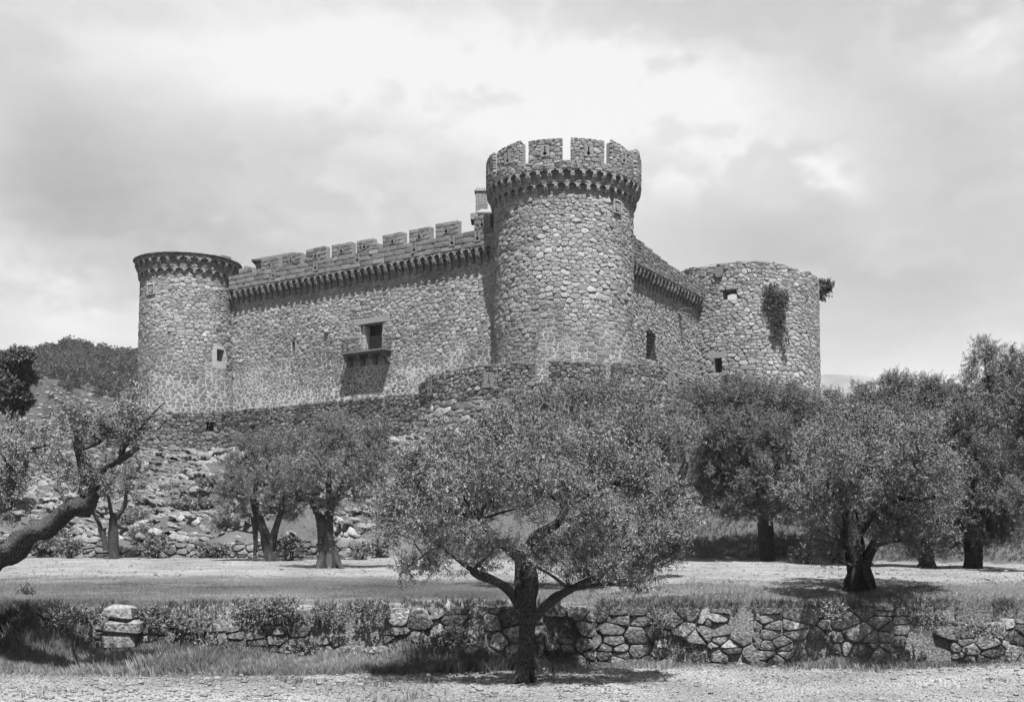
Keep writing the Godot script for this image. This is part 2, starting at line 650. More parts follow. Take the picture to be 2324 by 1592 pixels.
func frame_at(mp: Callable, s: float, y: float, h: float, org: Vector3) -> Transform3D:
	var o: Vector3 = mp.call(s, y, h)
	var z := ((mp.call(s, y, h + 0.5) as Vector3) - o).normalized()
	var x := Vector3.UP.cross(z).normalized()
	return Transform3D(Basis(x, Vector3.UP, z), o - org)

# a row of corbels carrying trefoil arches
func machicolation(parent: Node3D, mp: Callable, s0: float, s1: float, n: int, ytop: float, out: float, ch: float, ah: float, cw: float, tone: float) -> void:
	var org := parent.global_position
	var step := (s1 - s0) / n
	var cms := [corbel_mesh(out, ch, cw, tone), corbel_mesh(out, ch, cw, tone * 1.15), corbel_mesh(out * 0.98, ch * 0.95, cw * 0.94, tone * 0.9)]
	var wide := ((mp.call(step, ytop, out) as Vector3) - (mp.call(0.0, ytop, out) as Vector3)).length()
	var ams := [trefoil_mesh(wide + 0.012, ah, wide - cw * 0.75, 0.16, tone * 1.1), trefoil_mesh(wide + 0.012, ah, wide - cw * 0.7, 0.165, tone)]
	for i in n + 1:
		var c := put("corbel", cms[rng.randi() % 3], M.stone, parent)
		c.transform = frame_at(mp, s0 + step * i + rf(-0.03, 0.03), ytop + rf(-0.012, 0.0), rf(-0.05, 0.0), org).scaled_local(Vector3(rf(0.85, 1.12), rf(0.86, 1.08), rf(0.92, 1.03)))
		if i == n: break
		var a := put("arch", ams[i % 2], M.stone, parent)
		a.transform = frame_at(mp, s0 + step * (i + 0.5), ytop, out - 0.012 * (i % 2), org)

func shield(parent: Node3D, mp: Callable, c: Vector2, w: float, h: float, ho: float, framed: bool, tone: float) -> void:
	var org := parent.global_position
	var node := Node3D.new()
	node.name = "coat_of_arms"
	parent.add_child(node, true)
	var t := frame_at(mp, c.x, c.y, ho, org)
	if framed:
		for b in [[-0.5, -0.5, 0.14, 1.0], [0.36, -0.5, 0.14, 1.0], [-0.36, 0.36, 0.72, 0.14], [-0.36, -0.5, 0.72, 0.1]]:
			var g := block(Vector3(b[0] * w, b[1] * h, -0.1), Vector3(b[2] * w, 0, 0), Vector3(0, b[3] * h, 0), Vector3(0, 0, 0.24), 0.03, 0.006, tone * 1.2)
			put("frame", g, M.stone, node).transform = t
		put("panel", block(Vector3(-w * 0.36, -h * 0.4, -0.12), Vector3(w * 0.72, 0, 0), Vector3(0, h * 0.76, 0), Vector3(0, 0, 0.1), 0.01, 0.0, tone), M.stone, node).transform = t
	var sc := 0.6 if framed else 1.0
	var p := PackedVector2Array()
	for k in 9:
		var a := lerpf(-PI, 0, k / 8.0)
		p.append(Vector2(cos(a) * 0.4, -0.1 + sin(a) * 0.38))
	p.append(Vector2(0.4, 0.42))
	p.append(Vector2(-0.4, 0.42))
	for k in p.size(): p[k] = Vector2(p[k].x * w * sc, p[k].y * h * sc)
	put("shield", extrude(p, Vector3(0, 0, -0.05), Vector3(1, 0, 0), Vector3.UP, Vector3(0, 0, 1), 0.17 if framed else 0.22, tone * 1.05), M.stone, node).transform = t

# ------------------------------------------------------------------ ground
func wall_d(x: float) -> float:
	return 25.0 + 0.03 * x

func barbican_gap(x: float, z: float) -> float:
	var p := Vector3(x, 0, z)
	var g := minf(p.distance_to(K) - 11.0, p.distance_to(LT) - 9.8)
	var a := p - (P1 + nL * 5.6)
	var s := a.dot(dL)
	if s > -4.0 and s < 31.0: g = minf(g, a.dot(nL))
	a = p - (Q1 + nR * 5.6)
	s = a.dot(dR)
	if s > -6.0 and s < 24.0: g = minf(g, a.dot(nR))
	return g

func ground(x: float, d: float, fine := true) -> float:
	var dw := wall_d(x)
	var n1 := nz2.get_noise_2d(x * 1.2, d * 1.2)
	var y := 0.0
	var bank := smoothstep(-8.6, -10.4, x)             # past its end the dry wall turns into a grass bank
	if d < dw + 0.05:
		y = lerpf(0.0, 1.25 * smoothstep(dw - 2.4, dw + 1.2, d), bank)
		y += 0.12 * smoothstep(dw - 1.6, dw, d) * smoothstep(4.0, -4.0, x)
		if fine: y += n1 * 0.06 + nz2.get_noise_2d(x * 7.0, d * 7.0) * 0.05
	else:
		var e := d - dw
		y = lerpf(1.22, 1.25 * smoothstep(dw - 2.4, dw + 1.2, d), bank) + minf(e, 36.0) * 0.017
		y += 0.34 * smoothstep(1.5, 5.0, x) * smoothstep(0.2, 3.4, e) * (1.0 - 0.6 * smoothstep(6.0, 20.0, e))
		if fine: y += n1 * 0.05 + nz2.get_noise_2d(x * 6.0, d * 6.0) * 0.035
		var df := 55.5 - 0.42 * clampf(x, -30, 24)
		if d > df:
			var g := barbican_gap(x, -d)
			if g <= 0.0: y = 10.4
			else:
				var w := g / (g + (d - df))
				var rise := 1.0 - w
				y = y + (10.4 - y) * clampf(rise * 0.92 + 0.08 * smoothstep(0.0, 0.25, rise), 0, 1)
				y += (nz2.get_noise_2d(x * 0.5, d * 0.5) * 0.7 + n1 * 0.35) * smoothstep(0.0, 0.2, rise) * smoothstep(0.0, 3.0, g)
	return y

func hit_ground(u: float, v: float, d0 := 15.0, d1 := 90.0) -> Vector3:
	var d := d0
	while d < d1:
		var p := px(u, v, d)
		if p.y <= ground(p.x, d, false): return Vector3(p.x, ground(p.x, d), -d)
		d += 0.05
	return px(u, v, d1)

func grassiness(x: float, d: float) -> float:      # 0 bare pale soil, 1 grass
	var dw := wall_d(x)
	var n := nz.get_noise_2d(x * 3.0, d * 3.0) * 0.9 + nz.get_noise_2d(x * 11.0 + 50.0, d * 11.0) * 0.7
	if d < dw:
		return clampf(smoothstep(dw - 2.6 + 1.2 * smoothstep(-3.0, 2.0, x), dw - 1.4 + 1.1 * smoothstep(-3.0, 2.0, x), d) + n * 0.5, 0, 1) * (0.9 - 0.45 * smoothstep(1.0, 5.0, x))
	var df := 55.5 - 0.42 * clampf(x, -30, 24)
	if d < df:
		var l := smoothstep(dw + 15.0, dw + 9.0, d + n * 4.0) * smoothstep(dw + 0.2, dw + 3.0, d + n * 2.0)
		var r := smoothstep(dw + 5.0, dw + 3.0, d + n * 2.5) * 0.8
		return clampf(lerpf(l * 1.25, r, smoothstep(0.0, 4.0, x)) + n * 0.3, 0, 1)
	return clampf(0.62 + n * 0.9 + 0.2 * smoothstep(0.0, 8.0, x), 0, 1)

func build_ground() -> void:
	var ds := []
	var d := 6.0
	while d < 240.0:
		ds.append(d)
		d += 0.16 if d < 30 else (0.4 if d < 60 else (0.8 if d < 120 else 4.0))
	var ncol := 280
	var v := PackedVector3Array()
	var idx := PackedInt32Array()
	var cc := PackedColorArray()
	# the row that meets the retaining wall is doubled so that the step is sharp
	for r in ds.size():
		for c in ncol + 1:
			var k := lerpf(-0.8, 0.8, float(c) / ncol)
			var dd: float = ds[r]
			var x := k * dd
			var y := ground(x, dd)
			v.append(Vector3(x, y, -dd))
			var g := grassiness(x, dd)
			var soil := 0.34 + 0.14 * nz.get_noise_2d(x * 9.0, dd * 9.0)
			var gr := 0.13 + 0.09 * nz.get_noise_2d(x * 5.0 + 9.0, dd * 5.0)
			if dd > 46.0 and dd > 55.5 - 0.42 * clampf(x, -30, 24): soil = 0.15 + 0.1 * nz.get_noise_2d(x * 7.0, dd * 7.0)
			cc.append(gray(lerpf(soil, gr, g)))
	var w := ncol + 1
	for r in ds.size() - 1:
		for c in ncol:
			var k := r * w + c
			idx.append_array([k, k + 1, k + w, k + 1, k + w + 1, k + w])
	var nn := PackedVector3Array()
	nn.resize(v.size())
	for q in range(0, idx.size(), 3):
		var n := (v[idx[q + 2]] - v[idx[q]]).cross(v[idx[q + 1]] - v[idx[q]])
		if n.y < 0: n = -n
		for e in 3: nn[idx[q + e]] += n
	for q in nn.size(): nn[q] = nn[q].normalized()
	var o := put("ground", mesh_of(v, idx, nn, cc), M.soil, self, "structure")
	tag(o, "pale dry terraced ground with grass rising to the castle")
	var pl := PlaneMesh.new()
	pl.size = Vector2(14000, 14000)
	o = put("land", pl, M.far, self, "structure")
	o.position = Vector3(0, -1.0, -3000)
	tag(o, "open land stretching away below the hills")

func multi(called: String, mesh: Mesh, xf: Array, cols: Array, m: Material, parent: Node, kind := "stuff") -> MultiMeshInstance3D:
	var mm := MultiMesh.new()
	mm.transform_format = MultiMesh.TRANSFORM_3D
	mm.use_colors = true
	mm.mesh = mesh
	mm.instance_count = xf.size()
	for i in xf.size():
		mm.set_instance_transform(i, xf[i])
		mm.set_instance_color(i, cols[i])
	var o := MultiMeshInstance3D.new()
	o.name = called
	o.multimesh = mm
	o.material_override = m
	if kind: o.set_meta("kind", kind)
	parent.add_child(o, true)
	return o

func rand_dir() -> Vector3:
	var z := rf(-1, 1)
	var a := rf(0, TAU)
	var r := sqrt(1.0 - z * z)
	return Vector3(r * cos(a), z, r * sin(a))

func basis_y(y: Vector3, spin: float, s: float) -> Basis:
	var t := Vector3.RIGHT if absf(y.x) < 0.8 else Vector3.FORWARD
	var x := y.cross(t).normalized()
	return Basis(x, y, x.cross(y)).rotated(y, spin).scaled(Vector3.ONE * s)

# ------------------------------------------------------------------ plants
func make_sprig(n: int, stem: float, leaf: float, wid: float, t0: float, t1: float) -> ArrayMesh:
	var g := Geo.new()
	for i in n:
		var f := (i + 0.5) / n
		var at := Vector3(sin(f * 2.0) * 0.02, stem * f, cos(f * 3.0) * 0.02)
		var a := i * 2.4 + rf(-0.4, 0.4)
		var up := rf(0.35, 1.1)
		var dir := Vector3(cos(a), up, sin(a)).normalized()
		var side := dir.cross(rand_dir()).normalized()
		var L := leaf * rf(0.75, 1.2)
		var W := wid * rf(0.8, 1.2)
		var tone := gray(t0 if rng.randf() < 0.62 else t1)
		var mid := at + dir * L * 0.45
		var nrm := side.cross(dir).normalized()
		var k := g.v.size()
		g.v.append_array([at, mid + side * W * 0.5, at + dir * L, mid - side * W * 0.5])
		g.n.append_array([nrm, nrm, nrm, nrm])
		g.c.append_array([tone, tone, tone, tone])
		g.i.append_array([k, k + 1, k + 2, k, k + 2, k + 3])
	return geo_mesh(g)

func make_tuft() -> ArrayMesh:
	var g := Geo.new()
	for i in 9:
		var a := rf(0, TAU)
		var l := rf(0.5, 1.0)
		var b := Vector3(cos(a), 0, sin(a)) * rf(0.0, 0.25)
		var lean := Vector3(cos(a), 0, sin(a)) * rf(0.1, 0.45) * l
		var side := Vector3(-sin(a), 0, cos(a)) * 0.035
		var mid := b + lean * 0.35 + Vector3.UP * l * 0.6
		var tip := b + lean + Vector3.UP * l
		var t := gray(rf(0.7, 1.15))
		g.tri(b - side, b + side, mid + side * 0.7, t)
		g.tri(mid + side * 0.7, tip, b - side, t)
	return geo_mesh(g)

func make_clod(sd: int) -> ArrayMesh:
	var r := RandomNumberGenerator.new()
	r.seed = sd
	var sm := SphereMesh.new()
	sm.radius = 0.5
	sm.height = 1.0
	sm.radial_segments = 8
	sm.rings = 4
	var a := sm.get_mesh_arrays()
	var v: PackedVector3Array = a[Mesh.ARRAY_VERTEX]
	var n: PackedVector3Array = a[Mesh.ARRAY_NORMAL]
	var cc := PackedColorArray()
	for i in v.size():
		var k := 0.75 + 0.5 * nz.get_noise_3dv(v[i] * 60.0 + Vector3.ONE * sd)
		v[i] = Vector3(v[i].x * k, v[i].y * k * 0.7, v[i].z * k)
		cc.append(Color.WHITE)
	return mesh_of(v, a[Mesh.ARRAY_INDEX], n, cc)

# tube along points with radii; knobbly
func tube(g: Geo, pts: Array, rad: Array, sides: int, knob: float, tone: float, org: Vector3, flute := 0.0) -> void:
	var P := []
	var R := []
	for i in pts.size() - 1:                           # smooth the line
		var p0: Vector3 = pts[maxi(i - 1, 0)]
		var p1: Vector3 = pts[i]
		var p2: Vector3 = pts[i + 1]
		var p3: Vector3 = pts[mini(i + 2, pts.size() - 1)]
		var steps := clampi(int(p1.distance_to(p2) / 0.1), 2, 10)
		for k in steps:
			var t := float(k) / steps
			P.append(p1.cubic_interpolate(p2, p0, p3, t))
			R.append(lerpf(rad[i], rad[i + 1], t))
	P.append(pts[-1])
	R.append(rad[-1])
	var k0 := g.v.size()
	var fr := Vector3(0.3, 0.1, 1).normalized()
	for i in P.size():
		var dir := ((P[mini(i + 1, P.size() - 1)] as Vector3) - (P[maxi(i - 1, 0)] as Vector3)).normalized()
		var x := dir.cross(fr).normalized()
		var y := x.cross(dir).normalized()
		for s in sides:
			var a := TAU * s / sides
			var o := x * cos(a) + y * sin(a)
			var pt: Vector3 = P[i]
			var rr: float = R[i]
			var kn := 1.0 + knob * nz.get_noise_3d(pt.x * 30 + o.x * 14, pt.y * 18 + o.y * 14, pt.z * 30 + o.z * 14) * 1.6
			kn += knob * 0.45 * nz.get_noise_3d(pt.x * 110 + o.x * 60, pt.y * 60 + o.y * 60, pt.z * 110 + o.z * 60)
			kn += flute * sin(a * 5.0 + pt.y * 1.5 + 2.0 * nz.get_noise_2d(pt.y * 20, a))
			g.v.append(pt + o * rr * kn - org)
			g.n.append(o)
			g.c.append(gray(tone * (1.0 + 0.35 * nz.get_noise_3d(pt.x * 40 + o.x * 30, pt.y * 14, pt.z * 40 + o.z * 30))))
	for i in P.size() - 1:
		for s in sides:
			var a := k0 + i * sides + s
			var b := k0 + i * sides + (s + 1) % sides
			g.i.append_array([a, b, a + sides, b, b + sides, a + sides])
	var tip := g.v.size()
	g.v.append((P[-1] as Vector3) - org + ((P[-1] as Vector3) - (P[-2] as Vector3)).normalized() * (R[-1] as float) * 0.4)
	g.n.append(((P[-1] as Vector3) - (P[-2] as Vector3)).normalized())
	g.c.append(gray(tone))
	var kl := k0 + (P.size() - 1) * sides
	for s in sides: g.i.append_array([kl + s, kl + (s + 1) % sides, tip])
	# flat normals would show the sides of thin tubes; the radial ones above stay

# olive tree. paths: trunk first, then limbs, each an array of [u, v, depth offset, radius]; blobs: [u, v, ru, rv, depth offset] in pixels and metres
func olive(called: String, label: String, d: float, paths: Array, blobs: Array, dens := 1.0, lsc := 1.0, tone := 1.0, group := "olive trees on the terraces", category := "tree", base_at = null) -> Node3D:
	var b0: Vector3 = px(paths[0][0][0], paths[0][0][1], d + paths[0][0][2])
	if base_at != null: b0 = base_at
	var root := thing(called, label, category, b0, group)
	var ends := []
	for pi in paths.size():
		var pts := []
		var rad := []
		for q in paths[pi]:
			pts.append(px(q[0], q[1], d + q[2]))
			rad.append(q[3])
		if pi == 0:
			pts[0] = b0 + Vector3.DOWN * 0.12
		var g := Geo.new()
		tube(g, pts, rad, 20 if pi == 0 else 10, 0.42, 0.12, b0, 0.15 if pi == 0 else 0.05)
		if pi == 0:                                     # root flare
			for k in 5:
				var a := k * TAU / 5 + rf(-0.3, 0.3)
				var o := Vector3(cos(a), 0, sin(a))
				var r0: float = rad[0]
				tube(g, [b0 + o * r0 * 0.35 + Vector3.UP * r0 * 1.7, b0 + o * r0 * 0.95 + Vector3.UP * r0 * 0.35, b0 + o * r0 * rf(1.2, 1.6) + Vector3.DOWN * 0.08], [r0 * 0.4, r0 * 0.32, r0 * 0.14], 7, 0.3, 0.12, b0)
		put("trunk" if pi == 0 else "limb", geo_mesh(g), M.bark, root)
		for q in range(1, pts.size()): ends.append([pts[q], rad[q]])
	var tw := Geo.new()
	var xf := []
	var cols := []
	for bl in blobs:
		var dd: float = d + bl[4]
		var c := px(bl[0], bl[1], dd)
		var rx: float = bl[2] / F * dd
		var ry: float = bl[3] / F * dd
		var rz: float = (rx + ry) * 0.5
		# a branch from the nearest wood into the clump
		var best = ends[0]
		var bd := 1e9
		for e in ends:
			var q: float = (e[0] as Vector3).distance_to(c) - (0.6 if (e[0] as Vector3).y < c.y else 0.0)
			if q < bd:
				bd = q
				best = e
		var f: Vector3 = best[0]
		var mid := f.lerp(c, 0.5) + rand_dir() * bd * 0.12 + Vector3.UP * bd * 0.05
		var r1 := minf(best[1] * 0.6, 0.05)
		tube(tw, [f, mid, c], [r1, r1 * 0.75, r1 * 0.45], 5, 0.15, 0.14, b0)
		var nclump := int(10.0 * dens * (rx * ry + rx * rz + ry * rz) / 0.35) + 4
		for k in nclump:
			var dir := rand_dir()
			dir.y = dir.y * 0.9 + 0.12
			var rr := pow(rng.randf(), 0.42)
			var cp := c + Vector3(dir.x * rx, dir.y * ry, dir.z * rz) * rr
			if k % 6 == 0:
				tube(tw, [c.lerp(cp, 0.1), c.lerp(cp, 0.55) + rand_dir() * 0.12, cp], [r1 * 0.4, r1 * 0.3, 0.006], 4, 0.1, 0.13, b0)
			var shade := tone * rf(0.8, 1.2)
			var cr := rf(0.14, 0.3)
			var outw := (cp - c).normalized()
			for m in 12:
				var sp := cp + rand_dir() * cr * pow(rng.randf(), 0.5)
				var up := (outw * rf(0.2, 1.0) + Vector3.UP * rf(-0.1, 1.0) + rand_dir() * 0.7).normalized()
				xf.append(Transform3D(basis_y(up, rf(0, TAU), rf(0.75, 1.25) * lsc), sp - b0))
				cols.append(gray(shade * rf(0.85, 1.15)))
	put("branches", geo_mesh(tw), M.bark, root)
	multi("crown", sprig, xf, cols, M.leaf, root)
	return root

# leafy bush: ellipsoids of sprigs [centre, radius vector]
func bush(called: String, label: String, category: String, blobs: Array, dens: float, lsc: float, tone: float, group := "", mesh: ArrayMesh = null, stems := true) -> Node3D:
	var b0: Vector3 = blobs[0][0] - Vector3(0, blobs[0][1].y, 0)
	var root := thing(called, label, category, b0, group)
	var xf := []
	var cols := []
	var tw := Geo.new()
	for bl in blobs:
		var c: Vector3 = bl[0]
		var r: Vector3 = bl[1]
		var n := int(dens * 160.0 * (r.x * r.y + r.x * r.z + r.y * r.z)) + 8
		if stems:
			for k in 4:
				tube(tw, [b0 + Vector3(rf(-0.1, 0.1), -0.1, rf(-0.1, 0.1)), b0.lerp(c, 0.6) + rand_dir() * 0.1, c + rand_dir() * r * 0.6], [0.025, 0.018, 0.006], 4, 0.1, 0.12, b0)
		for k in n:
			var dir := rand_dir()
			var p := c + dir * r * pow(rng.randf(), 0.4) * (0.8 + 0.45 * nz.get_noise_3dv(dir * 60.0 + c))
			var up := (dir * 0.7 + Vector3.UP * 0.4 + rand_dir() * 0.7).normalized()
			xf.append(Transform3D(basis_y(up, rf(0, TAU), lsc * rf(0.7, 1.25)), p - b0))
			cols.append(gray(tone * rf(0.7, 1.3)))
	if stems: put("stem", geo_mesh(tw), M.bark, root)
	multi("foliage", mesh if mesh else sprig_b, xf, cols, M.leaf, root)
	return root

# ------------------------------------------------------------------ scene
func _ready() -> void:
	rng.seed = 1963
	nz.seed = 7
	nz.frequency = 0.03
	nz.fractal_octaves = 3
	nz2.seed = 21
	nz2.frequency = 0.3
	nz2.fractal_octaves = 3
	dL = (P2 - P1).normalized()
	nL = Vector3(dL.z, 0, -dL.x)
	if nL.z < 0: nL = -nL
	setup_view()
	setup_materials()
	print("ground ", Time.get_ticks_msec())
	build_ground()
	build_hills()
	print("castle ", Time.get_ticks_msec())
	build_left_curtain()
	build_right_curtain()
	build_keep()
	build_left_tower()
	build_right_tower()
	build_inner_buildings()
	build_barbican()
	print("slope ", Time.get_ticks_msec())
	build_slope()
	build_terrace_wall()
	print("plants ", Time.get_ticks_msec())
	build_trees()
	build_bushes()
	build_groundcover()
	print("done ", Time.get_ticks_msec())

func setup_view() -> void:
	var cam := Camera3D.new()
	cam.name = "camera"
	cam.projection = Camera3D.PROJECTION_FRUSTUM
	cam.near = 0.2
	cam.far = 12000.0
	cam.size = 0.2 * 1592.0 / F
	cam.frustum_offset = Vector2(0, 0.2 * (HZ - 796.0) / F)
	cam.position = Vector3(0, EYE, 0)
	cam.current = true
	add_child(cam)
	var sun := DirectionalLight3D.new()
	sun.name = "sun"
	sun.light_energy = 1.6
	sun.light_color = Color(1, 1, 1)
	sun.light_angular_distance = 0.5
	sun.shadow_enabled = true
	var az := deg_to_rad(11.0)
	var el := deg_to_rad(66.5)
	var to := Vector3(sin(az) * cos(el), sin(el), cos(az) * cos(el))
	sun.look_at_from_position(to * 100.0, Vector3.ZERO, Vector3.FORWARD)
	add_child(sun)
	var we := WorldEnvironment.new()
	we.name = "environment"
	var e := Environment.new()
	e.background_mode = Environment.BG_SKY
	var sky := Sky.new()
	var pm := PanoramaSkyMaterial.new()
	pm.panorama = sky_texture()
	pm.energy_multiplier = 0.295
	sky.sky_material = pm
	e.sky = sky
	e.tonemap_mode = Environment.TONE_MAPPER_LINEAR
	e.tonemap_exposure = 3.05
	e.sdfgi_enabled = true
	e.ssao_enabled = true
	e.ssil_enabled = true
	e.fog_enabled = true
	e.fog_density = 0.00009
	e.fog_light_color = Color(0.8, 0.8, 0.8)
	we.environment = e
	add_child(we)

func sky_texture() -> ImageTexture:
	var w := 2048
	var h := 1024
	var n := FastNoiseLite.new()
	n.seed = 5
	n.frequency = 1.1
	n.fractal_octaves = 6
	n.fractal_gain = 0.6
	var big := FastNoiseLite.new()
	big.seed = 12
	big.frequency = 0.7
	big.fractal_octaves = 3
	# cloud masses as in the photograph: [u, v, radius u, radius v, brightness]; elsewhere the same kind of broken cloud goes on
	var mass := [[170, 720, 190, 60, 0.32], [60, 690, 120, 60, 0.2], [1220, 230, 420, 170, 0.24], [1560, 260, 300, 120, 0.16], [1890, 420, 90, 50, 0.2], [1650, 420, 200, 90, 0.12], [2230, 130, 150, 90, 0.18], [700, 170, 350, 110, 0.12], [760, 540, 180, 60, 0.1], [300, 130, 260, 70, 0.05],
		[180, 480, 330, 130, -0.24], [120, 300, 200, 130, -0.14], [520, 330, 260, 70, -0.1], [2050, 640, 380, 160, -0.1], [1720, 560, 160, 120, -0.06], [2120, 280, 160, 110, -0.12], [950, 400, 160, 80, -0.05]]
	var im := Image.create(w, h, false, Image.FORMAT_RGBF)
	for y in h:
		var el := (0.5 - (y + 0.5) / h) * PI
		if el < -0.06:
			for x in w: im.set_pixel(x, y, Color(0.5, 0.5, 0.5))
			continue
		for x in w:
			var az := wrapf((x + 0.5) / w * TAU, -PI, PI)         # the first column faces -z
			var q := 1.0 / (maxf(sin(el), 0.0) + 0.3)
			var p := Vector3(sin(az) * cos(el) * q, sin(el) * 1.5, cos(az) * cos(el) * q) * 1.5
			var wob := n.get_noise_3dv(p * 1.7 + Vector3(7, 3, 1))
			var c := n.get_noise_3dv(p + Vector3.ONE * wob * 0.5)
			var t := 0.67 + 0.17 * c + 0.16 * big.get_noise_3dv(p)
			if absf(az) < 0.7 and el < 0.7:
				var u := CU + tan(az) * F + wob * 130.0 + c * 90.0
				var v := HZ - tan(el) / cos(az) * F + c * 90.0 + n.get_noise_3dv(p * 3.0) * 60.0
				for m in mass:
					var e := pow((u - m[0]) / m[2], 2.0) + pow((v - m[1]) / m[3], 2.0)
					if e < 6.0: t += (m[4] as float) * exp(-e) * ((0.6 + 0.9 * smoothstep(-0.15, 0.25, c)) if m[4] > 0.0 else 0.95)
			t = clampf(t, 0.3, 0.95)
			im.set_pixel(x, y, Color(t, t, t))
	return ImageTexture.create_from_image(im)

func setup_materials() -> void:
	var grain := ImageTexture.create_from_image(noise_image(512, 0.03, 5, 0.62, 1.0, 3))
	var gh := noise_image(512, 0.035, 5, 0.0, 1.0, 4)
	gh.convert(Image.FORMAT_RGBA8)
	gh.bump_map_to_normal_map(6.0)
	var gn := ImageTexture.create_from_image(gh)
	var soil := ImageTexture.create_from_image(noise_image(512, 0.05, 5, 0.55, 1.0, 8))
	var bt := ImageTexture.create_from_image(noise_image(256, 0.06, 4, 0.35, 1.0, 11))
	M.stone = surface(0.77, grain, 0.55, 1.0, gn, 1.0)
	M.mortar = surface(0.77, grain, 0.9, 1.0, gn, 1.2)
	M.soil = surface(0.77, soil, 0.6, 1.0, gn, 1.4)
	M.far = surface(0.15, soil, 0.01, 1.0, null, 1.0, false)
	M.hill = surface(0.77, soil, 0.03, 1.0, null, 1.0)
	M.bark = surface(0.77, bt, 1.6, 1.0, gn, 1.8)
	M.bark.uv1_scale = Vector3(2.6, 0.7, 2.6)
	M.plaster = surface(0.5, grain, 0.7, 1.0, gn, 0.5, false)
	M.iron = surface(0.03, null, 1.0, 0.7, null, 1.0, false)
	M.knob = surface(0.3, grain, 0.8, 1.0, gn, 1.0, false)
	M.tilewhite = surface(0.35, grain, 0.8, 1.0, gn, 1.0, false)
	M.mortarplain = surface(0.35, grain, 0.8, 1.0, gn, 1.0, false)
	M.tile = surface(0.77, grain, 1.0, 1.0, gn, 1.0)
	M.leaf = surface(0.85, null, 1.0, 0.75)
	M.leaf.metallic_specular = 0.2
	M.leaf.backlight = Color(0.25, 0.25, 0.25)
	M.grass = surface(0.77, null, 1.0, 0.9)
	M.grass.backlight = Color(0.3, 0.3, 0.3)
	M.clod = surface(0.77, soil, 2.0, 1.0, gn, 1.0)
	sprig = make_sprig(15, 0.24, 0.068, 0.019, 0.12, 0.18)
	sprig_b = make_sprig(10, 0.14, 0.075, 0.04, 0.11, 0.17)
	sprig_f = make_sprig(9, 0.3, 0.16, 0.12, 0.07, 0.12)
	tuft = make_tuft()
	clod = make_clod(3)

